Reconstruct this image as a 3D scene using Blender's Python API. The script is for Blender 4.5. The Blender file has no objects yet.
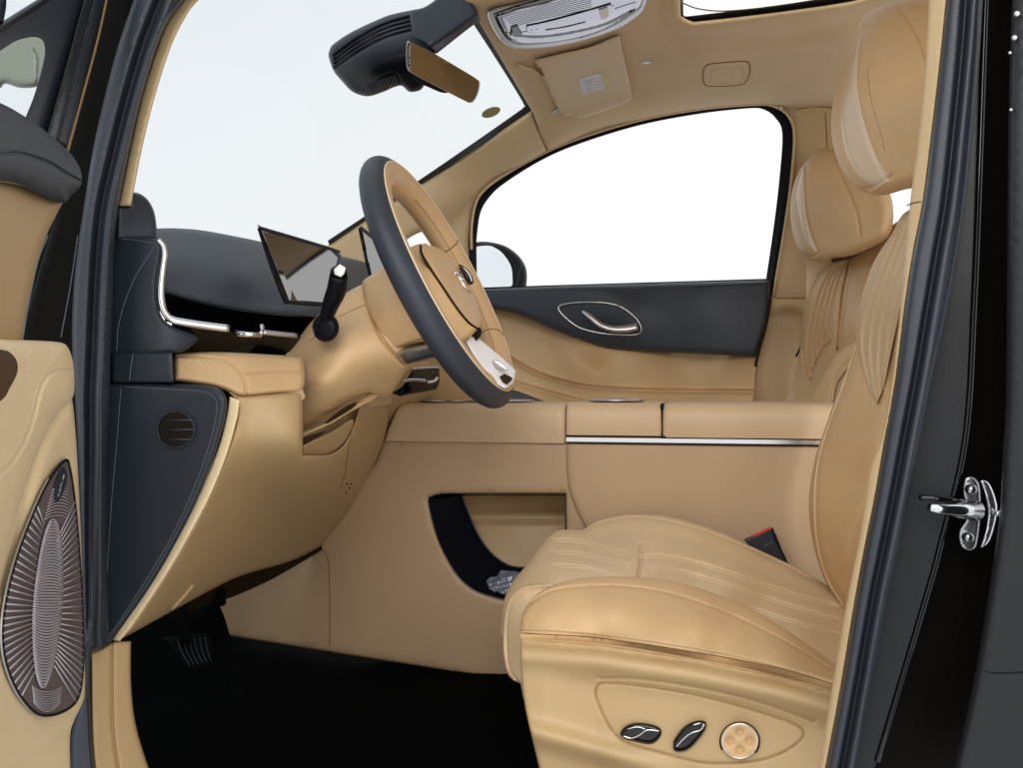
import bpy, math, random
import numpy as np
from mathutils import Vector
from mathutils.geometry import delaunay_2d_cdt
random.seed(4)
S = bpy.context.scene
COL = S.collection
# ------------------------------------------------------------------ camera
YAW = math.radians(12.0); F = 1000.0; CX, CY = 512.0, 384.5
CAM = np.array([0.0, 0.0, 1.15])
FW = np.array([-math.sin(YAW), math.cos(YAW), 0.0]); RT = np.array([math.cos(YAW), math.sin(YAW), 0.0]); UP = np.array([0, 0, 1.0])
cd = bpy.data.cameras.new('camera'); cam = bpy.data.objects.new('camera', cd); COL.objects.link(cam)
cam.location = CAM; cam.rotation_euler = (math.radians(90), 0, YAW)
cd.sensor_width = 36; cd.lens = 36 * F / 1024; cd.clip_start = 0.05; cd.clip_end = 200
S.camera = cam
# ------------------------------------------------------------------ world and lamps (white studio)
W = bpy.data.worlds.new('World'); S.world = W; W.use_nodes = True
W.node_tree.nodes['Background'].inputs[0].default_value = (0.985, 0.99, 1.0, 1)
W.node_tree.nodes['Background'].inputs[1].default_value = 1.03
_nt = W.node_tree; _tc = _nt.nodes.new('ShaderNodeTexCoord'); _dp = _nt.nodes.new('ShaderNodeVectorMath'); _dp.operation = 'DOT_PRODUCT'; _dp.inputs[1].default_value = (-0.5, 0, 1.0)
_rp = _nt.nodes.new('ShaderNodeValToRGB'); _rp.color_ramp.elements[0].position = 0.40; _rp.color_ramp.elements[0].color = (1.0, 1.0, 1.0, 1); _rp.color_ramp.elements[1].position = 0.75; _rp.color_ramp.elements[1].color = (0.87, 0.925, 0.955, 1)
_nt.links.new(_tc.outputs['Generated'], _dp.inputs[0]); _nt.links.new(_dp.outputs['Value'], _rp.inputs['Fac']); _nt.links.new(_rp.outputs['Color'], _nt.nodes['Background'].inputs[0])
def lamp(name, loc, target, size, power, color=(1, 1, 1)):
    l = bpy.data.lights.new(name, 'AREA'); l.shape = 'RECTANGLE'; l.size, l.size_y = size; l.energy = power; l.color = color
    o = bpy.data.objects.new(name, l); COL.objects.link(o); o.location = loc
    o.rotation_euler = (Vector(target) - Vector(loc)).to_track_quat('-Z', 'Y').to_euler()
    return o
lamp('studio_softbox', (-0.2, -1.6, 2.7), (-0.1, 1.6, 0.9), (2.4, 1.6), 62, (1.0, 0.97, 0.93))
lamp('studio_fill_softbox', (1.6, -0.8, 1.3), (-0.6, 1.6, 1.1), (1.2, 1.6), 16, (1.0, 0.98, 0.95))
S.view_settings.view_transform = 'Standard'; S.view_settings.look = 'None'
S.view_settings.exposure = 0.0; S.view_settings.gamma = 1.0
S.render.engine = 'CYCLES'
S.cycles.max_bounces = 8; S.cycles.transparent_max_bounces = 16
# ------------------------------------------------------------------ materials
def new_mat(name):
    m = bpy.data.materials.new(name); m.use_nodes = True
    return m, m.node_tree, m.node_tree.nodes['Principled BSDF']
def principled(name, col, rough=0.5, metal=0.0, spec=0.5, bump=None, var=0.0, coat=0.0, sheen=0.0, voro=None):
    m, nt, p = new_mat(name)
    p.inputs['Base Color'].default_value = (*col, 1); p.inputs['Roughness'].default_value = rough
    p.inputs['Metallic'].default_value = metal; p.inputs['Specular IOR Level'].default_value = spec
    if coat: p.inputs['Coat Weight'].default_value = coat; p.inputs['Coat Roughness'].default_value = 0.05
    if sheen: p.inputs['Sheen Weight'].default_value = sheen
    tc = nt.nodes.new('ShaderNodeTexCoord')
    if var:
        n = nt.nodes.new('ShaderNodeTexNoise'); n.inputs['Scale'].default_value = 9; n.inputs['Detail'].default_value = 5
        nt.links.new(tc.outputs['Object'], n.inputs['Vector'])
        r = nt.nodes.new('ShaderNodeValToRGB')
        a, b = r.color_ramp.elements
        a.position, b.position = 0.3, 0.7
        a.color = (*[c * (1 - var) for c in col], 1); b.color = (*[min(1, c * (1 + var)) for c in col], 1)
        nt.links.new(n.outputs['Fac'], r.inputs['Fac']); nt.links.new(r.outputs['Color'], p.inputs['Base Color'])
    last = None
    if voro:
        v = nt.nodes.new('ShaderNodeTexVoronoi'); v.inputs['Scale'].default_value = voro[0]
        nt.links.new(tc.outputs['Object'], v.inputs['Vector'])
        b = nt.nodes.new('ShaderNodeBump'); b.inputs['Strength'].default_value = voro[1]; b.inputs['Distance'].default_value = 0.0006
        nt.links.new(v.outputs['Distance'], b.inputs['Height']); last = b
    if bump:
        n = nt.nodes.new('ShaderNodeTexNoise'); n.inputs['Scale'].default_value = bump[0]; n.inputs['Detail'].default_value = 4
        nt.links.new(tc.outputs['Object'], n.inputs['Vector'])
        b = nt.nodes.new('ShaderNodeBump'); b.inputs['Strength'].default_value = bump[1]; b.inputs['Distance'].default_value = bump[2]
        nt.links.new(n.outputs['Fac'], b.inputs['Height'])
        if last: nt.links.new(last.outputs['Normal'], b.inputs['Normal'])
        last = b
    if last: nt.links.new(last.outputs['Normal'], p.inputs['Normal'])
    return m
M = {}
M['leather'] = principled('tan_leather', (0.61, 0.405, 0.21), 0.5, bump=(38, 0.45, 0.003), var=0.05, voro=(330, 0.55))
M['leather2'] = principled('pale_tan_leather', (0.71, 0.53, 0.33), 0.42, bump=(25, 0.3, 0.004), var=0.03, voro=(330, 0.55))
M['perf'] = principled('perforated_leather', (0.55, 0.40, 0.235), 0.5, bump=(22, 0.3, 0.004), var=0.03, voro=(500, 0.9))
M['cream'] = principled('cream_leather', (0.83, 0.655, 0.40), 0.4, bump=(22, 0.3, 0.004), var=0.02, voro=(330, 0.5))
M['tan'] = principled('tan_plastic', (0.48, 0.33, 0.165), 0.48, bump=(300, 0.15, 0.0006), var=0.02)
M['rose'] = principled('rose_tan_plastic', (0.50, 0.34, 0.20), 0.5, bump=(300, 0.15, 0.0006), var=0.02)
M['pale'] = principled('pale_tan_plastic', (0.62, 0.45, 0.25), 0.5, bump=(300, 0.15, 0.0006), var=0.02)
M['lining'] = principled('roof_fabric', (0.64, 0.455, 0.25), 0.95, spec=0.2, bump=(500, 0.4, 0.0008), var=0.03, sheen=0.2)
M['navy'] = principled('navy_leather', (0.025, 0.033, 0.047), 0.5, bump=(30, 0.15, 0.003), voro=(650, 0.4))
M['navyp'] = principled('navy_plastic', (0.018, 0.025, 0.038), 0.45, bump=(400, 0.2, 0.0005))
M['rubber'] = principled('seal_rubber', (0.020, 0.026, 0.036), 0.45, bump=(60, 0.2, 0.002))
M['paint'] = principled('black_paint', (0.003, 0.0025, 0.002), 0.4, spec=0.06)
M['grey'] = principled('dark_grey_paint', (0.017, 0.018, 0.021), 0.3, spec=0.3, bump=(8, 0.1, 0.01))
M['carpet'] = principled('black_carpet', (0.0015, 0.002, 0.0025), 0.95, spec=0.03, bump=(350, 0.8, 0.003))
M['black'] = principled('black_plastic', (0.004, 0.005, 0.009), 0.38, spec=0.14)
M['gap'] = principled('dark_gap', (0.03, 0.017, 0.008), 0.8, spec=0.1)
M['seam'] = principled('seam_shadow_thread', (0.22, 0.125, 0.055), 0.8, spec=0.1)
M['thread'] = principled('pale_thread_and_highlight', (0.80, 0.66, 0.45), 0.7)  # stitching and piping, also highlights drawn on the cushion pleats
M['greythread'] = principled('grey_thread', (0.09, 0.10, 0.12), 0.7)
M['gloss'] = principled('gloss_black', (0.004, 0.004, 0.005), 0.06)
M['chrome'] = principled('chrome', (0.78, 0.78, 0.80), 0.16, metal=1)
M['satin'] = principled('satin_metal', (0.55, 0.54, 0.57), 0.32, metal=1)
M['steel'] = principled('worn_steel', (0.42, 0.42, 0.44), 0.25, metal=1, bump=(60, 0.5, 0.002))
M['mirror'] = principled('reflection_tinted_mirror', (0.40, 0.36, 0.27), 0.12, metal=1)  # brown tint stands in for part of the cabin reflection
M['mirror2'] = principled('door_mirror_glass', (0.78, 0.84, 0.88), 0.04, metal=1)
M['screen'] = principled('screen_glass', (0.006, 0.005, 0.008), 0.04, spec=1.0); M['screen'].node_tree.nodes['Principled BSDF'].inputs['IOR'].default_value = 2.3
M['white'] = principled('white_plastic', (0.8, 0.8, 0.8), 0.4)
M['red'] = principled('red_plastic', (0.55, 0.03, 0.03), 0.4)
M['brown'] = principled('dark_brown_plastic', (0.055, 0.028, 0.010), 0.5)
M['olive'] = principled('olive_sticker', (0.27, 0.28, 0.10), 0.6)
M['label'] = principled('label_paper', (0.68, 0.66, 0.70), 0.6, var=0.05)
M['yellow'] = principled('yellow_print', (0.62, 0.60, 0.20), 0.6)
M['ink'] = principled('grey_print', (0.10, 0.095, 0.115), 0.6)
M['sage'] = principled('sage_plastic', (0.22, 0.24, 0.19), 0.35)
M['foil'] = principled('clear_packet', (0.22, 0.24, 0.32), 0.15, metal=0.3)
M['grille'] = principled('grille_metal', (0.52, 0.48, 0.53), 0.35, metal=0.2)
M['grille2'] = principled('grille_backing', (0.16, 0.14, 0.17), 0.4, metal=0.3)
M['studio'] = principled('studio_floor_paint', (0.75, 0.75, 0.75), 0.6)
M['shine'] = principled('smooth_leather_highlight', (0.64, 0.50, 0.35), 0.26, bump=(25, 0.2, 0.003))  # paler tone is the headrest highlight put into the colour
M['spk'] = principled('speaker_cloth', (0.12, 0.092, 0.088), 0.7)
M['lid'] = principled('console_lid_leather', (0.59, 0.42, 0.255), 0.45, bump=(38, 0.3, 0.003), var=0.03, voro=(330, 0.5))
M['silver'] = principled('silver_satin_plastic', (0.80, 0.80, 0.82), 0.25, metal=0.0)
M['lilac'] = principled('lilac_satin_metal', (0.60, 0.58, 0.67), 0.14, metal=1)
M['pedal'] = principled('black_rubber', (0.002, 0.0025, 0.003), 0.8, spec=0.05)
def glass(name, tint, refl=0.06):
    m = bpy.data.materials.new(name); m.use_nodes = True; nt = m.node_tree; nt.nodes.clear()
    o = nt.nodes.new('ShaderNodeOutputMaterial'); t = nt.nodes.new('ShaderNodeBsdfTransparent'); g = nt.nodes.new('ShaderNodeBsdfGlossy')
    g.inputs['Roughness'].default_value = 0.02; t.inputs['Color'].default_value = (*tint, 1)
    x = nt.nodes.new('ShaderNodeMixShader'); x.inputs[0].default_value = refl
    nt.links.new(t.outputs[0], x.inputs[1]); nt.links.new(g.outputs[0], x.inputs[2]); nt.links.new(x.outputs[0], o.inputs['Surface'])
    return m
M['wglass'] = glass('windscreen_glass', (0.85, 0.885, 0.91), 0.025)
M['clear'] = glass('clear_window_glass', (0.99, 0.99, 0.99), 0.02)
# ------------------------------------------------------------------ geometry kit
def ray(px, py):
    px = np.asarray(px, float); py = np.asarray(py, float)
    return FW + RT * ((px - CX) / F)[..., None] + UP * ((CY - py) / F)[..., None]
def P(px, py, Y):                                     # point on the sight line of a traced outline at the lateral distance Y
    d = ray(px, py); t = (np.asarray(Y, float) / d[..., 1])[..., None]
    return CAM + d * t
def cr(pts, n=8):                                     # open Catmull-Rom through points
    p = [np.array(q, float) for q in pts]
    if len(p) < 3:
        return np.array([p[0] + (p[-1] - p[0]) * k / n for k in range(n + 1)])
    p = [2 * p[0] - p[1]] + p + [2 * p[-1] - p[-2]]
    out = []
    for i in range(1, len(p) - 2):
        a, b, c, d = p[i - 1:i + 3]
        for k in range(n):
            t = k / n
            out.append(0.5 * ((2 * b) + (-a + c) * t + (2 * a - 5 * b + 4 * c - d) * t * t + (-a + 3 * b - 3 * c + d) * t ** 3))
    out.append(p[-2]); return np.array(out)
def outline(pts, n=6):                                # closed curve; a third item 'c' marks a sharp corner
    cs = [i for i, q in enumerate(pts) if len(q) > 2]
    xy = [q[:2] for q in pts]
    if not cs:
        m = len(xy); ext = [xy[(i) % m] for i in range(-1, m + 2)]
        out = []
        for i in range(1, m + 1):
            a, b, c, d = [np.array(ext[j], float) for j in range(i - 1, i + 3)]
            for k in range(n):
                t = k / n
                out.append(0.5 * ((2 * b) + (-a + c) * t + (2 * a - 5 * b + 4 * c - d) * t * t + (-a + 3 * b - 3 * c + d) * t ** 3))
        return np.array(out)
    out = []; m = len(xy)
    for s, e in zip(cs, cs[1:] + [cs[0] + m]):
        seg = [xy[j % m] for j in range(s, e + 1)]
        out += list(cr(seg, n if len(seg) > 2 else 1)[:-1])
    return np.array(out)
def field(c):                                         # thin-plate depth map through (px, py, Y) samples
    if not isinstance(c, (list, tuple)): return lambda x, y: np.full(np.shape(x), float(c))
    c = np.array(c, float); xy = c[:, :2] / 100.0; n = len(c)
    U = lambda r2: np.where(r2 > 1e-12, 0.5 * r2 * np.log(np.maximum(r2, 1e-12)), 0)
    K = U(((xy[:, None] - xy[None]) ** 2).sum(-1)) if n > 3 else np.zeros((n, n))
    if n > 3: K += np.eye(n) * 1e-4
    Q = np.hstack([np.ones((n, 1)), xy]); A = np.zeros((n + 3, n + 3)); A[:n, :n] = K; A[:n, n:] = Q; A[n:, :n] = Q.T
    w = np.linalg.lstsq(A, np.concatenate([c[:, 2], np.zeros(3)]), rcond=None)[0]
    def f(x, y):
        x = np.asarray(x, float) / 100; y = np.asarray(y, float) / 100
        r = (x[..., None] - xy[:, 0]) ** 2 + (y[..., None] - xy[:, 1]) ** 2
        return (U(r) @ w[:n] if n > 3 else 0) + w[n] + w[n + 1] * x + w[n + 2] * y
    return f
def segdist(x, y, poly, closed=True):
    a = poly; b = np.roll(poly, -1, 0)
    if not closed: a, b = poly[:-1], poly[1:]
    x = np.asarray(x, float); sh = x.shape; q = np.stack([x.ravel(), np.asarray(y, float).ravel()], 1)
    ab = b - a; L = (ab ** 2).sum(1) + 1e-9; best = np.full(len(q), 1e9)
    for i in range(len(a)):
        t = np.clip(((q - a[i]) @ ab[i]) / L[i], 0, 1); dd = ((q - a[i] - t[:, None] * ab[i]) ** 2).sum(1); best = np.minimum(best, dd)
    return np.sqrt(best).reshape(sh)
def inside(x, y, poly):
    x = np.asarray(x); y = np.asarray(y); r = np.zeros(x.shape, bool); j = len(poly) - 1
    for i in range(len(poly)):
        xi, yi = poly[i]; xj, yj = poly[j]
        with np.errstate(divide='ignore', invalid='ignore'):
            r ^= ((yi > y) != (yj > y)) & (x < (xj - xi) * (y - yi) / (yj - yi) + xi)
        j = i
    return r
class MB:
    def __init__(s): s.v = []; s.f = []; s.m = []; s.sm = []; s.mats = []
    def mi(s, m):
        if m not in s.mats: s.mats.append(m)
        return s.mats.index(m)
    def add(s, V, Fc, mat, smooth=True):
        o = len(s.v); s.v += [tuple(q) for q in V]; k = s.mi(mat)
        for f in Fc: s.f.append(tuple(o + i for i in f)); s.m.append(k); s.sm.append(smooth)
    def panel(s, pts, Y, mat, holes=(), sp=4.0, edge=None, thick=0.01, puff=None, carve=(), n=6, extra=None, raw=False):
        o = np.array(pts, float) if raw else outline(pts, n)
        hs = [outline(h, n) for h in holes]
        def dens(l):                                   # even spacing along the rim
            out = []; st = max(1.6, sp * 0.7)
            for a, b in zip(l, np.roll(l, -1, 0)):
                k = max(1, int(math.ceil(np.linalg.norm(b - a) / st))); out += [a + (b - a) * i / k for i in range(k)]
            out = np.array(out); keep = np.linalg.norm(out - np.roll(out, 1, 0), axis=1) > 0.25; return out[keep]
        if sp < 15: o = dens(o); hs = [dens(h) for h in hs]
        base = field(Y) if not callable(Y) else Y
        cv = [(cr(p, 6), w, d) for p, w, d in carve]
        loops = [o] + hs
        def depth(x, y):
            z = base(x, y); ds = None
            if edge or puff:
                ds = np.min([segdist(x, y, l) for l in loops], 0)
                if edge:
                    u = np.clip(1 - ds / edge[0], 0, 1); z = z + edge[1] * (1 - np.sqrt(np.maximum(0, 1 - u * u)))
                if puff:
                    u = np.clip(1 - segdist(x, y, o) / puff[0], 0, 1); z = z - puff[1] * np.sqrt(np.maximum(0, 1 - u * u))
            for p, w, d in cv:
                z = z + d * np.exp(-(segdist(x, y, p, False) / w) ** 2)
            if extra: z = z + extra(x, y)
            return z
        x0, y0 = o.min(0); x1, y1 = o.max(0)
        gx, gy = np.meshgrid(np.arange(x0 + sp / 2, x1, sp), np.arange(y0 + sp / 2, y1, sp)); gx[1::2] += sp / 2
        q = np.stack([gx.ravel(), gy.ravel()], 1)
        for p, w, d in cv:                             # finer, even samples along creases
            if w > sp * 1.5: continue
            q = q[segdist(q[:, 0], q[:, 1], p, False) > w * 2.2]
        done = []
        for p, w, d in cv:
            if w > sp * 1.5: continue
            L = np.concatenate([[0], np.cumsum(np.linalg.norm(np.diff(p, axis=0), axis=1))]); u = np.arange(0, L[-1], max(1.3, w * 0.8))
            p2 = np.stack([np.interp(u, L, p[:, 0]), np.interp(u, L, p[:, 1])], 1)
            tt = np.gradient(p2, axis=0); tt /= np.linalg.norm(tt, axis=1)[:, None] + 1e-9; nn = np.stack([-tt[:, 1], tt[:, 0]], 1)
            for k in (-2.1, -1.4, -0.7, 0, 0.7, 1.4, 2.1):
                e = p2 + nn * w * k
                for pd, wd in done: e = e[segdist(e[:, 0], e[:, 1], pd, False) > wd * 2.2]
                if len(e): q = np.vstack([q, e])
            done.append((p, w))
        wdt = max([edge[0] if edge else 0, puff[0] if puff else 0])
        keep = inside(q[:, 0], q[:, 1], o)
        for h in hs: keep &= ~inside(q[:, 0], q[:, 1], h)
        q = q[keep]
        if wdt:                                        # finer samples where the edge rolls over
            for l in loops:
                t = np.roll(l, -1, 0) - np.roll(l, 1, 0); t /= np.linalg.norm(t, axis=1)[:, None] + 1e-9; nn = np.stack([-t[:, 1], t[:, 0]], 1)
                for fr in (0.04, 0.14, 0.3, 0.5, 0.75):
                    for sg in (-1, 1):
                        e = l + nn * sg * fr * wdt
                        kk = inside(e[:, 0], e[:, 1], o)
                        for h in hs: kk &= ~inside(e[:, 0], e[:, 1], h)
                        e = e[kk]
                        if len(e):
                            dd = np.min([segdist(e[:, 0], e[:, 1], L) for L in loops], 0)
                            q = np.vstack([q, e[dd > fr * wdt * 0.9]])
        if len(q):
            dd = np.min([segdist(q[:, 0], q[:, 1], l) for l in loops], 0)
            q = q[dd > min(sp * 0.25, 0.6, (wdt * 0.03) if wdt else 9)]
            key = np.round(q / (sp * 0.22)).astype(int); _, ix = np.unique(key, axis=0, return_index=True); q = q[np.sort(ix)]
        vs = [Vector(p) for p in np.vstack(loops + ([q] if len(q) else []))]
        es = []; k = 0
        for l in loops:
            es += [(k + i, k + (i + 1) % len(l)) for i in range(len(l))]; k += len(l)
        r = delaunay_2d_cdt(vs, es, [], 0, 1e-5)
        v2 = np.array([tuple(v) for v in r[0]]); fs = np.array([f for f in r[2] if len(f) == 3])
        c = v2[fs].mean(1); kk = inside(c[:, 0], c[:, 1], o)
        for h in hs: kk &= ~inside(c[:, 0], c[:, 1], h)
        fs = fs[kk]
        a, b, cc = v2[fs[:, 0]], v2[fs[:, 1]], v2[fs[:, 2]]
        cro = (b[:, 0] - a[:, 0]) * (cc[:, 1] - a[:, 1]) - (b[:, 1] - a[:, 1]) * (cc[:, 0] - a[:, 0])
        fs = fs[np.abs(cro) > 1e-6]; cro = cro[np.abs(cro) > 1e-6]
        fs[cro > 0] = fs[cro > 0][:, ::-1]
        V = P(v2[:, 0], v2[:, 1], depth(v2[:, 0], v2[:, 1]))
        s.add(V, fs.tolist(), mat)
        if thick:
            vb = v2.copy(); k0 = 0
            for li, l in enumerate(loops):             # the back tapers in a little, so that flanks never lie edge-on
                t = np.roll(l, -1, 0) - np.roll(l, 1, 0); t /= np.linalg.norm(t, axis=1)[:, None] + 1e-9; nv = np.stack([-t[:, 1], t[:, 0]], 1)
                ar = 0.5 * np.sum(l[:, 0] * np.roll(l[:, 1], -1) - np.roll(l[:, 0], -1) * l[:, 1]); sg = (1 if ar > 0 else -1) * (1 if li == 0 else -1)
                if k0 + len(l) <= len(vb): vb[k0:k0 + len(l)] += nv * sg * 0.9
                k0 += len(l)
            V2 = P(vb[:, 0], vb[:, 1], depth(v2[:, 0], v2[:, 1]) + thick); cnt = {}
            for f in fs:
                for i in range(3):
                    e = (f[i], f[(i + 1) % 3]); kx = (min(e), max(e)); cnt.setdefault(kx, []).append(e)
            bd = [e[0] for e in cnt.values() if len(e) == 1]
            idx = sorted({i for e in bd for i in e}); mp = {j: i for i, j in enumerate(idx)}; nb = len(idx)
            s.add(list(V[idx]) + list(V2[idx]), [(mp[e[1]], mp[e[0]], mp[e[0]] + nb, mp[e[1]] + nb) for e in bd], mat)
            s.add(V2, [tuple(f[::-1]) for f in fs.tolist()], mat)
        return depth
    def tube(s, pts, r, mat, seg=8, closed=False, flat=1.0, up=None):
        p = np.array(pts, float); n = len(p); R = np.full(n, r) if np.isscalar(r) else np.interp(np.linspace(0, 1, n), np.linspace(0, 1, len(r)), r)
        t = np.roll(p, -1, 0) - np.roll(p, 1, 0)
        if not closed: t[0] = p[1] - p[0]; t[-1] = p[-1] - p[-2]
        t /= np.linalg.norm(t, axis=1)[:, None] + 1e-12
        a = np.array(up if up is not None else (0.31, -0.9, 0.27), float); V = []
        for i in range(n):
            b = np.cross(t[i], a); b /= np.linalg.norm(b) + 1e-12; a2 = np.cross(b, t[i])
            if up is None: a = a2
            for k in range(seg):
                g = 2 * math.pi * k / seg; V.append(p[i] + R[i] * (math.cos(g) * b + flat * math.sin(g) * a2))
        Fc = [(i * seg + k, i * seg + (k + 1) % seg, ((i + 1) % n) * seg + (k + 1) % seg, ((i + 1) % n) * seg + k) for i in range(n if closed else n - 1) for k in range(seg)]
        if not closed: Fc += [tuple(range(seg))[::-1], tuple((n - 1) * seg + k for k in range(seg))]
        s.add(V, Fc, mat)
    def line(s, d, path, r, mat, lift=0.0, n=8, seg=6, closed=False):      # piping, seams, panel gaps lying on a surface
        p = outline(path, n) if closed else cr(path, n); Y = d(p[:, 0], p[:, 1]) - lift if callable(d) else np.full(len(p), d)
        s.tube(P(p[:, 0], p[:, 1], Y), r, mat, seg, closed)
    def stitch(s, d, path, mat, pitch=4.0, r=0.0007, fill=0.6, lift=0.0004):
        p = cr(path, 14); L = np.concatenate([[0], np.cumsum(np.linalg.norm(np.diff(p, axis=0), axis=1))]); k = 0.0
        while k + pitch * fill < L[-1]:
            q = np.array([[np.interp(u, L, p[:, 0]), np.interp(u, L, p[:, 1])] for u in (k, k + pitch * fill * .5, k + pitch * fill)])
            Y = d(q[:, 0], q[:, 1]) - lift if callable(d) else np.full(3, d)
            s.tube(P(q[:, 0], q[:, 1], Y), [r * .5, r, r * .5], mat, 5); k += pitch
    def box(s, c, size, mat, rot=None):
        h = np.array(size) / 2; V = np.array([[x, y, z] for x in (-1, 1) for y in (-1, 1) for z in (-1, 1)]) * h
        if rot is not None: V = V @ np.array(rot).T
        s.add(V + np.array(c), [(0, 1, 3, 2), (4, 6, 7, 5), (0, 4, 5, 1), (2, 3, 7, 6), (0, 2, 6, 4), (1, 5, 7, 3)], mat, False)
    def build(s, name, parent=None, label=None, origin=None):
        me = bpy.data.meshes.new(name); root = parent
        while root is not None and root.parent is not None: root = root.parent
        og = np.array(ORI[root.name]) if root is not None else (np.array(origin) if origin is not None else np.array(s.v).mean(0))
        me.from_pydata([tuple(np.array(v) - og) for v in s.v], [], s.f)
        for m in s.mats: me.materials.append(M[m])
        me.polygons.foreach_set('material_index', s.m); me.polygons.foreach_set('use_smooth', s.sm); me.update()
        o = bpy.data.objects.new(name, me); COL.objects.link(o)
        if parent is None: o.location = og
        else: o.parent = parent
        if label: o['label'] = label
        return o
ORI = {}
def thing(name, label, cat, at, group=None):
    o = bpy.data.objects.new(name, None); o.empty_display_size = 0.05; COL.objects.link(o)
    o.location = at; ORI[o.name] = tuple(at); o['label'] = label; o['category'] = cat
    if group: o['group'] = group
    return o
def tag(o, label, cat, group=None):
    o['label'] = label; o['category'] = cat
    if group: o['group'] = group
def plane(x, y, Y, n):                                # depth map of a flat plate through one traced point with the given normal
    c = P(np.array(x), np.array(y), np.array(Y)); n = np.array(n, float)
    def f(px, py):
        d = ray(px, py); return ((c - CAM) @ n) / (d @ n) * d[..., 1]
    return f
def Pt(x, y, Y): return tuple(P(np.array(x), np.array(y), np.array(Y)))
# ================================================================== SETTING: the cabin floor
m = MB(); z0 = 0.592
xs = np.linspace(-1.6, 0.75, 41); ys = np.linspace(1.16, 2.62, 30)
V = [(x, y, z0 + 0.004 * math.sin(x * 23) * math.sin(y * 19) + max(0, (-1.03 - x)) * 0.75) for x in xs for y in ys]
m.add(V, [(i * 30 + j, (i + 1) * 30 + j, (i + 1) * 30 + j + 1, i * 30 + j + 1) for i in range(40) for j in range(29)], 'carpet')
fl = m.build('floor'); fl['kind'] = 'structure'
m = MB(); m.add([(-14, -12, 0), (14, -12, 0), (14, 16, 0), (-14, 16, 0)], [(0, 1, 2, 3)], 'studio'); gf = m.build('studio_floor'); gf['kind'] = 'structure'  # unseen floor added to cut the light from below
# ================================================================== CAR BODY
body = thing('car_body', 'black car body shell with tan lined roof and pillars framing the open doorway', 'car body', Pt(512, 384, 1.9)[:2] + (0.5,))
# roof lining with the sunroof opening
roofY = [(533, 112, 2.42), (478, 22, 1.82), (440, -40, 1.5), (380, -140, 1.22), (600, 20, 1.92), (700, 60, 2.16), (850, 60, 2.18), (700, 0, 1.82), (900, 0, 1.84),
         (700, -100, 1.45), (700, -260, 1.11), (1000, -100, 1.45), (1000, -260, 1.11), (560, 60, 2.12), (640, 92, 2.45), (700, 92, 2.46), (850, 90, 2.46), (547, 150, 2.6), (640, 122, 2.62), (757, 106, 2.62), (900, 104, 2.62), (600, 128, 2.61), (1050, 60, 2.2), (1050, 100, 2.6)]
m = MB()
sunroof = [(681, -62, 'c'), (681, 8), (684, 17), (692, 21), (704, 21), (780, 12), (848, 2), (880, -6), (960, -22, 'c'), (960, -62, 'c')]
dr = m.panel([(533, 112, 'c'), (478, 20), (440, -40), (380, -140), (320, -260, 'c'), (1150, -260, 'c'), (1150, 104, 'c'), (900, 104), (832, 106), (793, 109), (775, 106), (757, 104), (700, 109), (640, 120), (590, 134), (547, 152, 'c')],
             roofY, 'lining', holes=[sunroof], sp=6, edge=(9, 0.035), thick=0.03, extra=lambda x, y: 0.03 * np.exp(-(segdist(x, y, cr([(664, -60), (664, 10), (676, 36), (700, 43), (790, 34), (860, 22), (960, 4)]), False) / 9) ** 2) - 0.025 * np.exp(-(segdist(x, y, cr([(560, 128), (640, 103), (757, 88), (850, 86)]), False) / 13) ** 2))
m.build('roof_lining', body)
m = MB(); dg = m.panel([(679, -64, 'c'), (679, 8), (682, 19), (690, 24), (704, 24), (780, 15), (850, 5), (884, -4), (964, -20, 'c'), (964, -64, 'c')], lambda x, y: dr(x, y) * 0 + field(roofY)(x, y) + 0.05, 'gloss',
                       holes=[[(684, -60, 'c'), (684, 15, 'c'), (686, 16.5, 'c'), (700, 15), (780, 5), (850, -6, 'c'), (955, -26, 'c'), (955, -60, 'c')]], sp=10, thick=0.02)
m.line(field([(680, 0, 1.95), (800, 0, 1.9), (700, 20, 2.0)]), [(683, 3), (700, 9), (730, 11), (790, 5)], 0.0012, 'black')
m.build('sunroof_frame', body)
m = MB(); m.panel([(676, -66, 'c'), (676, 24, 'c'), (970, -12, 'c'), (970, -66, 'c')], lambda x, y: field(roofY)(x, y) + 0.09, 'clear', sp=60, thick=0); m.build('sunroof_glass', body)
# windscreen: inclined glass, black frit band
wsY = [(527, 105, 2.47), (320, 252, 2.66), (-162, 112, 1.15), (323, -171, 1.2), (60, 150, 1.75)]
m = MB(); m.panel([(535, 98, 'c'), (440, -50), (330, -200, 'c'), (-200, -100, 'c'), (-200, 300, 'c'), (290, 300, 'c'), (327, 256, 'c'), (536, 112, 'c')], wsY, 'wglass', sp=25, thick=0); ws = m.build('windscreen', body)
m = MB(); wf = field(wsY)
m.panel([(491.5 + 9.3 * math.cos(a) , 112.5 + 5 * math.sin(a) - 2.6 * math.cos(a)) for a in np.linspace(0, 2 * math.pi, 17)[:-1]], lambda x, y: wf(x, y) - 0.006, 'olive', sp=4, thick=0.001); m.build('glass_sticker', ws)
m = MB(); m.panel([(420, -60, 'c'), (436, -60, 'c'), (477, 14), (532, 99), (535, 105), (531, 112), (430, 180), (330, 246, 'c'), (328, 241, 'c'), (429, 174), (517, 113), (523, 108), (523, 102), (492, 52), (463, 8, 'c')], lambda x, y: wf(x, y) - 0.014, 'navyp', sp=9, thick=0.01)
m.build('windscreen_border', body)
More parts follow.
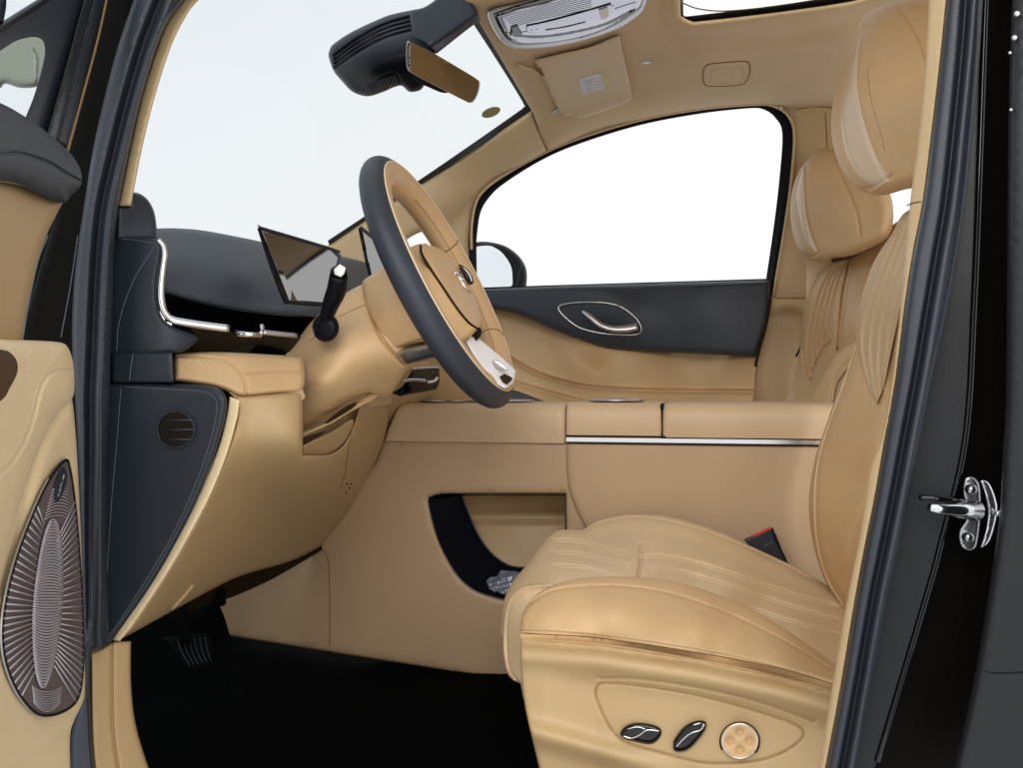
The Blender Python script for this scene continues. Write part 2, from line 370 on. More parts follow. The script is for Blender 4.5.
# far side windscreen pillar with quarter glass
pY = [(530, 112, 2.46), (430, 178, 2.56), (330, 243, 2.63), (296, 300, 2.66), (520, 150, 2.56), (547, 152, 2.61), (500, 180, 2.63), (470, 230, 2.64), (470, 310, 2.64), (440, 200, 2.575), (400, 230, 2.60), (430, 290, 2.62), (350, 300, 2.66)]
m = MB(); dp = m.panel([(533, 110, 'c'), (430, 178), (330, 244), (285, 276, 'c'), (285, 340, 'c'), (490, 340, 'c'), (476, 300), (472, 250), (472, 229), (475, 209), (483, 195), (500, 178), (548, 151, 'c')], pY, 'pale',
                       holes=[[(398, 262, 'c'), (404, 243), (425, 231.5), (432, 240), (440, 262, 'c')]], sp=5, edge=(7, 0.022), thick=0.05, extra=lambda x, y: 0.012 * np.exp(-(segdist(x, y, cr([(547, 166), (470, 208), (440, 250), (425, 300)]), False) / 10) ** 2))
m.build('windscreen_pillar', body)
m = MB(); m.line(dr, [(533, 112), (540, 132), (548, 152)], 0.002, 'seam', lift=-0.001); m.build('pillar_joint', body)
# far side window seal, glass
rub = [(470, 305, 'c'), (469, 250), (469.5, 228), (473, 208), (482, 194), (500, 179), (540, 156), (580, 139), (640, 121), (700, 110), (757, 105), (775, 108), (788, 117), (794, 135), (791, 180), (784, 230), (772, 305, 'c')]
rin = [(478, 305, 'c'), (477, 250), (478, 231), (481, 213), (488, 200), (503, 185), (541, 161), (580, 144), (640, 125.5), (700, 114), (750, 108.5), (765, 110), (776, 118), (783, 134), (780, 180), (774, 230), (763, 305, 'c')]
m = MB(); df = m.panel(rub, 2.645, 'black', holes=[rin], sp=5, thick=0.03, edge=(2.5, 0.004))
m.build('window_seal', body)
m = MB(); m.line(2.63, [(472, 250), (472, 229), (475, 208), (482, 193.5), (500, 178.5), (540, 155.5), (580, 138.5), (640, 120.5), (700, 109.5), (757, 104.5), (776, 107), (789, 116), (795, 135), (792, 180), (786, 225), (774, 296)], 0.0035, 'pale', seg=8)
m.build('window_edging', body)
# far side centre pillar
m = MB(); du = m.panel([(781, 103, 'c'), (832, 102), (868, 101, 'c'), (868, 301, 'c'), (773, 300, 'c'), (785, 230), (790, 180), (791, 140), (788, 122)], [(790, 110, 2.66), (793, 180, 2.66), (772, 300, 2.64), (868, 110, 2.60), (868, 300, 2.58), (825, 200, 2.60)], 'pale', sp=5, edge=(4, 0.012), thick=0.05)
m.line(du, [(796, 110), (815, 107), (834, 108)], 0.0012, 'seam'); m.line(du, [(826, 113), (828, 150), (826, 200)], 0.0012, 'seam'); m.build('upper_pillar_trim', body)
m = MB(); dl = m.panel([(772, 297, 'c'), (868, 297, 'c'), (868, 430, 'c'), (749, 430, 'c'), (754, 390), (759, 355), (767, 320)], [(770, 300, 2.63), (868, 300, 2.58), (752, 410, 2.60), (868, 410, 2.58), (820, 350, 2.585)], 'pale', sp=4, edge=(3, 0.008), thick=0.05,
                       extra=lambda x, y: 0.035 / (1 + np.exp(-(y - 311 - 0.02 * (x - 788) ** 2 * 0.6) / 1.6)) / (1 + np.exp((x - 806) / 3)) / (1 + np.exp(-(x - 768 + (y - 310) * .22) / 2)))
m.line(dl, [(772, 298.5), (820, 298.8), (867, 298.5)], 0.0012, 'seam'); m.line(dl, [(797, 357), (801, 349), (803, 344)], 0.003, 'gap'); m.build('lower_pillar_trim', body)
# near side: front hinge pillar
m = MB(); m.panel([(900, -330, 'c'), (420, -260), (220, -150), (112, -30), (66, 152, 'c'), (66, 170), (50, 232), (30, 300), (20, 345), (40, 420), (58, 560), (55, 790, 'c'), (100, 790, 'c'), (98, 500), (96, 330), (110, 150), (152, -30), (250, -120), (440, -215), (900, -262, 'c')], [(100, 0, 1.17), (60, 300, 1.16), (80, 700, 1.16), (140, 0, 1.17), (500, -250, 1.14), (900, -300, 1.13)], 'paint', sp=9, edge=(4, 0.01), thick=0.02)
m.line(1.15, [(111, -20), (98, 40), (82, 100), (68, 152)], 0.0016, 'seam'); m.line(1.15, [(48, 236), (38, 262), (28, 308), (22, 345)], 0.001, 'greythread')
m.line(1.15, [(78, 236), (70, 290), (61, 338)], 0.0008, 'greythread'); m.build('hinge_pillar', body)
def band(lf, rt, n=5): return [(*p[:2], 'c') if i in (0, len(lf) - 1) else p for i, p in enumerate(lf)] + [(*p[:2], 'c') if i in (0, len(rt) - 1) else p for i, p in enumerate(rt[::-1])]
sl = [(975, -275), (620, -262), (330, -205), (205, -115), (146, -30), (134, 0), (117, 50), (104, 100), (93, 150), (85, 200), (77.5, 250), (73, 300), (72, 345), (75, 400), (78, 450), (80, 500), (82, 560), (84, 610), (85, 680), (76, 715), (71, 740), (71, 790)]
sr = [(975, -232), (635, -222), (370, -172), (262, -98), (206, -30), (184, 0), (168, 22), (156, 50), (141, 100), (129.5, 150), (119, 205), (114, 250), (113, 300), (111, 350), (110, 400), (107, 450), (107, 500), (107, 560), (109, 610), (106, 647), (92, 655), (90, 680), (92, 740), (97, 790)]
mid = [(165, -10), (151, 25), (139, 60), (125, 110), (113, 160), (103, 205), (98, 250), (95, 300), (93, 350), (91, 400), (91, 450), (90, 520), (90, 600), (89, 640)]
m = MB(); ds_ = m.panel(band(sl, sr), [(150, 0, 1.125), (90, 250, 1.12), (90, 500, 1.12), (85, 760, 1.12), (620, -240, 1.10), (975, -250, 1.09)], 'rubber', sp=4, edge=(6, 0.02), thick=0.05, carve=[(mid, 4.5, 0.028), ([(p[0] + 7, p[1]) for i, p in enumerate(mid)], 5.5, -0.012)])
m.build('door_seal', body, 'ribbed rubber seal along the front edge of the doorway')
m = MB(); da = m.panel(band([(975, -236), (635, -226), (370, -176), (262, -102), (206, -34), (184, -1), (168, 21), (156, 50), (141, 99), (129.5, 150), (118, 206)], [(975, -200), (645, -190), (400, -145), (298, -85), (238, -34), (198, 1), (183, 22), (170, 50), (154.5, 99), (142, 150), (131, 206.5)]), [(200, 0, 1.16), (125, 205, 1.15), (150, 100, 1.155), (635, -210, 1.12), (975, -220, 1.11)], 'pale', sp=4, edge=(3, 0.008), thick=0.05); m.build('front_pillar_trim', body)
m = MB(); dk = m.panel([(90.5, 656, 'c'), (92, 653), (104, 648), (113, 642.5, 'c'), (131, 642, 'c'), (131, 680), (134, 715), (141, 745), (156, 790, 'c'), (97, 790, 'c'), (92, 740)], [(90, 650, 1.145), (131, 650, 1.20), (100, 780, 1.145), (150, 780, 1.21)], 'tan', sp=4, edge=(3, 0.01), thick=0.08, carve=[([(112, 643), (112, 700), (114, 740), (122, 790)], 1.2, 0.006)])
m.build('sill_trim', body)
# near side: centre pillar with trim, seal, painted flank
tl = [(946, -275), (932, -30), (930, 0), (925, 80), (918, 150), (911, 203), (904, 280), (897, 350), (889, 410), (882, 440), (871, 470), (861, 535), (848, 600), (836, 670), (826, 730), (816, 790)]
tr = [(966, -275), (952, -30), (948, 0), (943, 50), (935, 120), (925, 200), (915, 252), (906, 310), (897, 380), (888, 430), (877, 495), (866, 550), (856, 605), (842, 690), (829, 760), (823, 790)]
cr2 = [(1002, -275), (988, -30), (984, 0), (981, 50), (975, 120), (967, 200), (958, 260), (947, 320), (934, 380), (922, 440), (911, 495), (900, 550), (888, 604), (874, 680), (859, 762), (852, 790)]
m = MB(); dt = m.panel(band(tl, tr), [(930, 0, 1.12), (905, 300, 1.12), (845, 600, 1.12), (950, 0, 1.09), (826, 780, 1.1)], 'pale', sp=4, edge=(3, 0.01), thick=0.06)
m.line(dt, [(908, 206), (913, 203.5), (922, 202)], 0.0008, 'seam'); m.build('centre_pillar_trim', body)
mid2 = [((a[0] + b[0]) / 2 + 1, (a[1] + b[1]) / 2) for a, b in zip(tr, cr2)]
m = MB(); m.panel(band(tr, cr2), [(950, 0, 1.07), (905, 440, 1.06), (845, 760, 1.06)], 'rubber', sp=4, edge=(6, 0.02), thick=0.05, carve=[(mid2, 3.0, 0.02), ([(p[0] + 8, p[1]) for p in mid2], 5, -0.006)])
m.build('door_seal', body, 'ribbed rubber seal along the rear edge of the doorway')
fr = [(1004, -275), (990, -30), (986, 0), (984, 80), (982, 150), (979, 200), (977, 300), (973, 380), (967, 440), (955, 495), (941, 550), (927, 604), (905, 680), (882, 750), (868, 790)]
m = MB(); dfk = m.panel(band(cr2, fr), [(985, 0, 1.12), (945, 440, 1.11), (865, 760, 1.11)], 'grey', sp=6, thick=0.03)
m.line(1.108, [(987, -20), (981, 150), (975, 300), (966, 440), (940, 550), (925, 604), (878, 762)], 0.0035, 'gloss', lift=0.002); m.build('pillar_flank', body)
m = MB(); m.panel(band([(p[0] - 3, p[1]) for p in fr], [(1044, -275), (1030, -30), (1030, 400), (1020, 500), (1010, 604), (985, 700), (960, 790)]), 1.14, 'paint', sp=10, thick=0.02); m.build('pillar_jamb', body)
# latch striker
st = thing('door_striker', 'shiny steel door striker bolted to the black pillar jamb at the right', 'striker', Pt(975, 515, 1.12))
m = MB(); m.panel([(965, 479), (974, 477), (981, 487), (982, 515), (978, 545), (971, 552), (961, 547), (959, 532), (967, 516), (963, 495)], 1.10, 'steel', sp=2.5, edge=(3, 0.006), thick=0.008); m.build('mounting_plate', st)
m = MB(); m.panel([(981, 481), (990, 483), (997, 500), (998, 515), (991, 541), (981, 549), (986, 530), (988, 512), (985, 495)], 1.108, 'chrome', sp=2.5, edge=(2.5, 0.005), thick=0.008); m.build('reinforcement_plate', st)
m = MB(); m.tube(P([931, 945, 960, 976], [508, 510, 511, 511], [1.06, 1.07, 1.08, 1.10]), [0.004, 0.006, 0.008, 0.011], 'chrome', 12); m.tube(P([921, 950, 965], [498, 500, 503], [1.07, 1.08, 1.10]), 0.003, 'gloss', 8); m.build('latch_pin', st)
for x, y in ((972, 490), (969, 538)):
    m = MB(); m.tube([Pt(x, y, 1.085), Pt(x, y, 1.095), Pt(x, y, 1.105)], [0.0045, 0.0062, 0.0065], 'steel', 10); m.build('bolt', st)
m = MB(); m.tube([Pt(997, 514, 1.10), Pt(1001, 514, 1.10)], 0.003, 'chrome', 8); m.build('bolt', st)
m = MB(); m.panel([(85, 190, 'c'), (126, 200, 'c'), (150, 236, 'c'), (160, 245, 'c'), (160, 325, 'c'), (285, 345, 'c'), (290, 390, 'c'), (238, 403, 'c'), (205, 500, 'c'), (125, 636, 'c'), (95, 645, 'c')], 1.37, 'black', sp=20, thick=0.02)  # backing sheet added to stop white light leaking between parts
m.build('leak_backing', body)
m = MB(); m.panel([(60, -30, 'c'), (130, -30, 'c'), (96, 150, 'c'), (60, 150, 'c'), (44, 142, 'c')], 1.25, 'paint', sp=20, thick=0.02); m.build('fender_edge', body)
m = MB(); m.panel([(-60, 170, 'c'), (84, 170, 'c'), (90, 400, 'c'), (98, 790, 'c'), (-60, 790, 'c')], 1.24, 'paint', sp=30, thick=0.02); m.build('fender_panel', body)
# ------------------------------------------------------------------ rear side door (its leading edge)
rd = thing('rear_side_door', 'dark grey rear side door edge standing at the far right of the doorway', 'car door', Pt(1010, 700, 1.0))
m = MB(); dd = m.panel([(1030, -275, 'c'), (1015, -30), (1011, 60), (1009, 150), (1008, 300), (1007, 400), (1004, 450), (1000, 520), (988, 604), (974, 685), (956, 765), (950, 790, 'c'), (1250, 790, 'c'), (1250, -275, 'c')], [(1010, 0, 1.0), (1010, 400, 1.0), (960, 760, 1.0), (1250, 300, 0.93)], 'grey', sp=9, edge=(8, 0.02), thick=0.06)
m.line(dd, [(985, 672), (1000, 674), (1050, 672)], 0.0008, 'black'); m.build('door_shell', rd)
for x, y, r in ((1018, 14, 0.0026), (1015.5, 38, 0.0024), (1011, 53, 0.0014), (1012, 110, 0.0014)):
    m = MB(); m.tube([Pt(x, y, 0.992), Pt(x, y, 1.0)], [r, r * 1.3], 'chrome', 10); m.build('edge_glint', rd)  # chrome dots standing in for small spots of reflected light
# ================================================================== OPEN FRONT DOOR
fd = thing('front_door', 'open driver door with cream armrest and silver speaker grille at the left', 'car door', Pt(40, 700, 0.9))
DY = lambda o=0.0: [(0, 0, 0.80 + o), (0, 700, 0.80 + o), (85, 0, 1.06 + o), (85, 700, 1.06 + o), (45, 350, 0.93 + o)]
m = MB(); sa = m.panel([(-30, 50, 'c'), (0, 31), (50, -2), (88, -30, 'c'), (95, -30, 'c'), (50, 140, 'c'), (25, 125), (-30, 100, 'c')], DY(), 'navyp', sp=5, thick=0.015, holes=[[(-20, 62, 'c'), (0, 51), (16, 41), (33, 37), (42, 40), (45, 50), (42, 68), (34, 96), (24, 121, 'c'), (0, 104), (-20, 95, 'c')]], edge=(2, 0.004))
m.build('sail_panel', fd)
m = MB(); m.panel([(93, -30, 'c'), (84, 0), (67, 62), (46, 137, 'c'), (56, 142, 'c'), (77, 62), (94, 0), (103, -30, 'c')], DY(-0.02), 'grey', sp=4, thick=0.01, edge=(2.5, 0.006))
m.panel([(103, -30, 'c'), (94.5, 0), (77.5, 62), (56.5, 142, 'c'), (66, 147, 'c'), (85, 70), (103, 0), (112, -30, 'c')], DY(-0.01), 'rubber', sp=4, thick=0.01, edge=(3.5, 0.01)); m.build('window_frame', fd)
m = MB(); m.line(field(DY(-0.01)), [(-20, 40), (0, 28), (25, 12), (50, -4)], 0.0035, 'black'); m.line(field(DY(-0.01)), [(-2, -20), (3, 0), (0, 22)], 0.003, 'black'); m.build('window_seal', fd)
m = MB(); m.panel([(-25, 60, 'c'), (0, 45), (35, 30), (60, 30, 'c'), (60, 118, 'c'), (-25, 118, 'c')], DY(0.02), 'clear', sp=20, thick=0); m.build('quarter_glass', fd)
ds = m = MB(); dc = m.panel([(-40, 90, 'c'), (0, 103), (30, 120), (55, 139), (70, 153), (79, 166), (82, 178), (80, 187), (71, 196), (63, 203), (40, 195), (20, 185), (0, 180), (-40, 178, 'c')], DY(-0.03), 'navy', sp=3, thick=0.05, puff=(26, 0.03), carve=[([(-20, 158), (0, 155), (20, 154), (48, 163), (66, 174), (83, 183)], 1.6, 0.005)])
m.line(dc, [(-20, 155), (0, 152), (20, 151), (48, 160), (66, 171), (81, 180)], 0.0012, 'navy', lift=0.0005); m.build('upper_trim_roll', fd)
m = MB(); du2 = m.panel([(-40, 176, 'c'), (0, 181), (20, 185), (42, 194), (63, 203, 'c'), (56, 216), (47, 235), (38, 260), (31, 290), (25, 320), (22, 350, 'c'), (-40, 350, 'c')], DY(0.0), 'tan', sp=4, thick=0.05, edge=(9, 0.025)); m.build('upper_door_panel', fd)
m = MB(); dlo = m.panel([(-40, 345, 'c'), (60, 370), (71, 395), (75, 425), (78, 470), (82, 560), (84.5, 640), (85, 690), (82, 705), (74, 722), (70, 740), (71, 790, 'c'), (-40, 790, 'c')], DY(0.0), 'cream', sp=4, thick=0.05, edge=(4, 0.012), carve=[([(20, 768), (45, 745), (72, 730)], 5, 0.01), ([(60, 412), (40, 450), (22, 510), (0, 590)], 5, 0.014)])
lo = m.build('lower_door_panel', fd)
m = MB(); dar = m.panel([(-40, 336, 'c'), (0, 340), (35, 341), (60, 343), (68, 348), (73, 362), (74.5, 380), (73.5, 396), (68, 404), (58, 413), (47, 432), (32, 468), (15, 520), (0, 562), (-40, 640, 'c')], DY(-0.045), 'cream', sp=3, thick=0.04, puff=(24, 0.03), carve=[([(74, 371), (58, 371), (47, 378), (40, 392), (33, 420), (22, 448), (6, 470), (-20, 490)], 1.8, 0.005)])
m.stitch(dar, [(73, 368), (58, 368), (45, 375), (37, 390), (30, 418), (19, 445), (3, 467)], 'thread', 3.4, 0.0005); ar = m.build('armrest', fd)
m = MB(); m.panel([(-40, 345, 'c'), (0, 350), (10, 353), (17, 362), (17, 374), (10, 388), (0, 402), (-40, 425, 'c')], lambda x, y: dar(x, y) - 0.002, 'brown', sp=3, thick=0.001); m.build('pull_cup', ar)
# speaker
so = [(65, 461), (69, 467), (73, 490), (76.5, 522), (79.5, 560), (82, 600), (83, 640), (82.5, 672), (78, 698), (66, 711), (47, 716.5), (32, 711), (16, 690), (5, 660), (2.5, 628), (8, 590), (20, 548), (38, 503), (52, 476)]
m = MB(); sY = field(DY(-0.012)); m.panel(so, sY, 'spk', sp=4, thick=0.004)
so_ = outline(so, 10); m.tube(P(so_[:, 0], so_[:, 1], sY(so_[:, 0], so_[:, 1])), 0.0016, 'black', 8, True)
so2 = so_ + np.stack([np.where(so_[:, 0] < 50, -1.6, 0.8), np.zeros(len(so_))], 1); m.tube(P(so2[:, 0], so2[:, 1], sY(so2[:, 0], so2[:, 1]) + 0.002), 0.0012, 'satin', 8, True)
sp_ = m.build('speaker_housing', fd)
m = MB(); L = np.concatenate([[0], np.cumsum(np.linalg.norm(np.diff(so_, axis=0), axis=1))])
for k in range(76):
    u = L[-1] * k / 76; ex, ey = np.interp(u, L, so_[:, 0]), np.interp(u, L, so_[:, 1]); a = math.atan2((ey - 600) / 116, (ex - 47) / 36)
    ix, iy = 47 + 12.5 * math.cos(a) + (600 - ey) * 0.012, 604 + 84 * math.sin(a)
    if ey > 502 and ey < 703: m.tube(P([ix, (ix + ex) / 2, ex], [iy, (iy + ey) / 2, ey], sY([ix, (ix + ex) / 2, ex], [iy, (iy + ey) / 2, ey]) - [0.006, 0.005, 0.001]), [0.0007, 0.0009, 0.0011], 'grille', 5)
for k in range(58):
    yc = 520 + k * 2.95; t = (yc - 604) / 88; w = 14.5 * math.sqrt(max(0.03, 1 - t * t)); cx_ = 48 + (604 - yc) * 0.06
    q = np.array([(cx_ + w * s, yc + (5.5 if yc < 600 else -5.5) * abs(s) ** 2 * min(1, abs(yc - 600) / 30), 0) for s in np.linspace(-1, 1, 9)])
    m.tube(P(q[:, 0], q[:, 1], sY(q[:, 0], q[:, 1]) - 0.007), 0.0011, 'grille', 5)
for k in range(14):
    yc = 512 - k * 3.2 + 4; cx_ = 60 + (490 - yc) * 0.1; w = 13 - k * 0.5 - (3 if k > 9 else 0)
    q = np.array([(cx_ + w * s, yc + 4 * s * s) for s in np.linspace(-1, 1, 7)]); q = q[inside(q[:, 0], q[:, 1], so_)]
    if len(q) > 2: m.tube(P(q[:, 0], q[:, 1], sY(q[:, 0], q[:, 1]) - 0.003), 0.0006, 'grille', 5)
for yc0, st_, w, cv_, cx_ in [(693 + k * 2.4, 0, 15 - k * 0.2, -6 - k * .4, 47) for k in range(9)]:
    q = np.array([(cx_ + w * t, yc0 + cv_ * t * t) for t in np.linspace(-1, 1, 15)]); q = q[inside(q[:, 0], q[:, 1], so_)]
    if len(q) > 3: m.tube(P(q[:, 0], q[:, 1], sY(q[:, 0], q[:, 1]) - 0.003), 0.0006, 'grille', 5)
m.build('speaker_grille', sp_)
m = MB(); m.panel([(47 + 13 * math.cos(a) + 0.06 * (-86) * math.sin(a), 604 + 86 * math.sin(a)) for a in np.linspace(0, 2 * math.pi, 29)[:-1]], lambda x, y: sY(x, y) - 0.0045, 'grille2', sp=4, thick=0.001, edge=(2, 0.002)); m.build('grille_centre', sp_)
m = MB(); m.panel([(63, 468), (67, 474), (66, 486), (61, 498), (57, 503), (54, 496), (56, 482)], lambda x, y: sY(x, y) - 0.006, 'navyp', sp=3, thick=0.003, edge=(1.5, 0.002))
for a, b in (((64, 475), (63, 480)), ((63, 482), (60.5, 486)), ((61, 487), (59.5, 492)), ((59.6, 493), (58, 497))): m.line(lambda x, y: sY(x, y) - 0.0065, [a, b], 0.0009, 'satin')
m.build('badge', sp_)
# door mirror head seen through the open door's quarter glass
om = thing('door_mirror', 'pale grey-green mirror head seen through the quarter glass of the open door', 'mirror', Pt(20, 70, 1.2))
m = MB(); m.panel([(-60, 30, 'c'), (20, 25), (60, 25, 'c'), (60, 78), (37, 87), (20, 88), (5, 84), (-5, 90), (-60, 94, 'c')], 1.2, 'sage', sp=4, edge=(8, 0.02), thick=0.08, carve=[([(34, 50), (38, 60), (37, 84)], 1, 0.004)]); m.build('mirror_cover', om)
# ================================================================== PASSENGER DOOR (far side)
pd = thing('passenger_door', 'closed passenger door with dark navy upper trim and tan armrest across the cabin', 'car door', Pt(620, 400, 2.6))
m = MB(); dn = m.panel([(440, 292, 'c'), (486, 289.5), (560, 286.5), (660, 283.5), (771, 280.5, 'c'), (769, 320), (757, 357.5, 'c'), (700, 354.5), (640, 352), (608, 349), (585, 342), (560, 333), (530, 320), (505, 312), (440, 305, 'c')],
   [(440, 300, 2.58), (771, 284, 2.58), (640, 284, 2.59), (620, 300, 2.545), (620, 330, 2.56), (620, 350, 2.58), (760, 340, 2.57), (700, 300, 2.545)], 'navy', sp=4, edge=(5, 0.03), thick=0.04)
m.build('upper_trim', pd)
m = MB(); do = m.panel([(440, 300, 'c'), (505, 311), (530, 319), (560, 332), (585, 341), (608, 348), (640, 351), (700, 353.5), (758, 356.5, 'c'), (752, 420, 'c'), (440, 420, 'c')],
   [(440, 310, 2.60), (758, 358, 2.60), (600, 349, 2.60), (600, 375, 2.62), (700, 380, 2.61), (500, 340, 2.62), (520, 362, 2.60), (640, 396, 2.50), (740, 398, 2.50), (540, 385, 2.54), (620, 412, 2.47), (740, 412, 2.47), (500, 400, 2.50), (440, 400, 2.50)], 'leather', sp=4, thick=0.03,
   carve=[([(500, 352), (515, 362), (540, 375), (570, 384), (600, 388.5), (650, 391), (753, 392)], 2.0, 0.03), ([(505, 378), (525, 386), (560, 396), (595, 404)], 2.0, 0.02), ([(556, 335), (580, 360), (598, 376)], 13, 0.010)])
m.line(do, [(512, 360), (522, 366), (536, 373), (545, 377)], 0.0022, 'gap', lift=-0.028); m.stitch(do, [(520, 372), (560, 390), (600, 396), (750, 397)], 'thread', 3, 0.0006)
m.build('armrest_panel', pd)
m = MB(); m.line(2.58, [(771, 300), (767, 325), (758, 358), (754, 385), (751, 412)], 0.004, 'gap'); m.build('door_shut_line', pd)
m = MB(); m.panel([(440, 291, 'c'), (478, 288), (770, 279, 'c'), (770, 284, 'c'), (440, 297, 'c')], 2.62, 'black', sp=8, thick=0.02); m.build('glass_wiper_strip', pd)
hb = [(559, 309), (564, 305), (580, 303), (602, 303), (618, 306), (630, 313), (639, 322), (642, 331), (636, 335), (618, 335), (598, 333), (580, 328), (566, 318)]
m = MB(); dh = m.panel(hb, lambda x, y: dn(x, y) + 0.001, 'navyp', sp=3, thick=0.004, edge=(4, -0.004)); pb = outline(hb); m.tube(P(pb[:, 0], pb[:, 1], dn(pb[:, 0], pb[:, 1]) - 0.003), 0.0022, 'chrome', 8, True); hz = m.build('handle_bezel', pd)
m = MB(); q = cr([(583, 311), (591, 317), (601, 325), (613, 329), (626, 329), (638, 327)], 6)
m.tube(P(q[:, 0], q[:, 1], dn(q[:, 0], q[:, 1]) - np.interp(np.linspace(0, 1, len(q)), [0, .5, 1], [0.004, 0.02, 0.02])), [0.004, 0.008, 0.009, 0.009, 0.010, 0.012, 0.010], 'satin', 12, flat=0.6); m.build('handle_lever', hz)
m = MB(); m.panel([(474, 305, 'c'), (474, 230), (485, 198), (540, 158), (640, 122), (757, 107), (780, 118), (787, 140), (770, 290, 'c')], 2.655, 'clear', sp=40, thick=0); m.build('window_glass', pd)
# far door mirror outside
fm = thing('door_mirror', 'black door mirror with pale glass seen outside through the passenger window', 'mirror', Pt(500, 285, 2.9))
m = MB(); m.panel([(460, 246, 'c'), (480, 242), (494, 243), (507, 247), (519, 256), (526, 267), (527.5, 279), (525, 292), (515, 300), (460, 300, 'c')], [(478, 270, 2.76), (527, 270, 2.91), (498, 250, 2.82)], 'black', sp=3, edge=(4, 0.02), thick=0.1); m.build('mirror_shell', fm)
m = MB(); m.panel([(460, 250, 'c'), (486, 246), (497, 249), (505, 256), (511.5, 267), (513, 280), (512.5, 294, 'c'), (460, 294, 'c')], [(478, 270, 2.74), (517, 270, 2.875), (498, 250, 2.80)], 'mirror2', sp=8, thick=0.004); m.build('mirror_glass', fm)
# ================================================================== CENTRE CONSOLE
cc = thing('centre_console', 'long tan centre console with open storage pocket and chrome trim line beside the driver seat', 'centre console', Pt(600, 680, 1.95))
pk = [(429, 503), (433, 497), (441, 495), (452, 494.5), (566, 494.5, 'c'), (566, 540), (560, 565), (545, 592, 'c'), (512, 600), (492, 597), (474, 590), (459, 577), (447, 558), (437, 535)]
cY = [(380, 440, 1.86), (566, 441, 1.86), (840, 441, 1.86), (320, 548, 1.89), (215, 630, 1.95), (330, 650, 1.885), (505, 680, 1.88), (840, 700, 1.88), (450, 520, 1.865), (700, 550, 1.865)]
m = MB(); dcs = m.panel([(384, 440.5, 'c'), (566, 441.5, 'c'), (850, 443, 'c'), (850, 740, 'c'), (505, 681), (330, 653), (212, 634, 'c'), (190, 580, 'c'), (250, 540), (330, 500), (370, 470)], cY, 'rose', holes=[pk], sp=6, thick=0.02, edge=(3, 0.012))
m.line(dcs, [(322, 548), (328, 560), (330, 590), (330, 652)], 0.0011, 'seam'); m.line(dcs, [(440, 680), (440, 690)], 0.001, 'seam'); m.build('side_panel', cc)
# pocket: dark U-shaped liner running back to the tan inner wall
po = outline(pk, 8); inn = []
pin = [(463, 497), (464, 496), (466, 495.5), (470, 495), (566, 495), (566, 530), (562, 550), (550, 568), (522, 568), (510, 566), (498, 559), (487, 548), (477, 532), (469, 513)]
pi_ = outline([(a, b, 'c') if len(k) > 2 else (a, b) for (a, b), k in zip(pin, pk)], 8); n = min(len(po), len(pi_))
m = MB(); A = P(po[:n, 0], po[:n, 1], dcs(po[:n, 0], po[:n, 1]) * 0 + 1.868); B = P(pi_[:n, 0], pi_[:n, 1], np.full(n, 1.945))
m.add(list(A) + list(A * .5 + B * .5 + [0, 0.004, -0.004]) + list(B), [(k * n + i, k * n + (i + 1) % n, (k + 1) * n + (i + 1) % n, (k + 1) * n + i) for k in (0, 1) for i in range(n)], 'black'); lin = m.build('pocket_liner', cc)
m = MB(); m.tube(P(pi_[:n, 0], pi_[:n, 1], np.full(n, 1.94)), 0.0014, 'greythread', 6, True); m.build('liner_lip', lin)
m = MB(); m.panel([(455, 490, 'c'), (575, 490, 'c'), (575, 575, 'c'), (500, 575, 'c'), (455, 540, 'c')], [(460, 495, 2.01), (570, 495, 2.03), (520, 515, 1.985), (520, 560, 1.96), (570, 560, 1.965)], 'tan', sp=4, thick=0.02, extra=lambda x, y: -0.03 / (1 + np.exp(-(y - 513.5) / 0.8)) + 0.022 / (1 + np.exp(-(y - 522) / 0.9))); m.build('pocket_back_wall', cc)
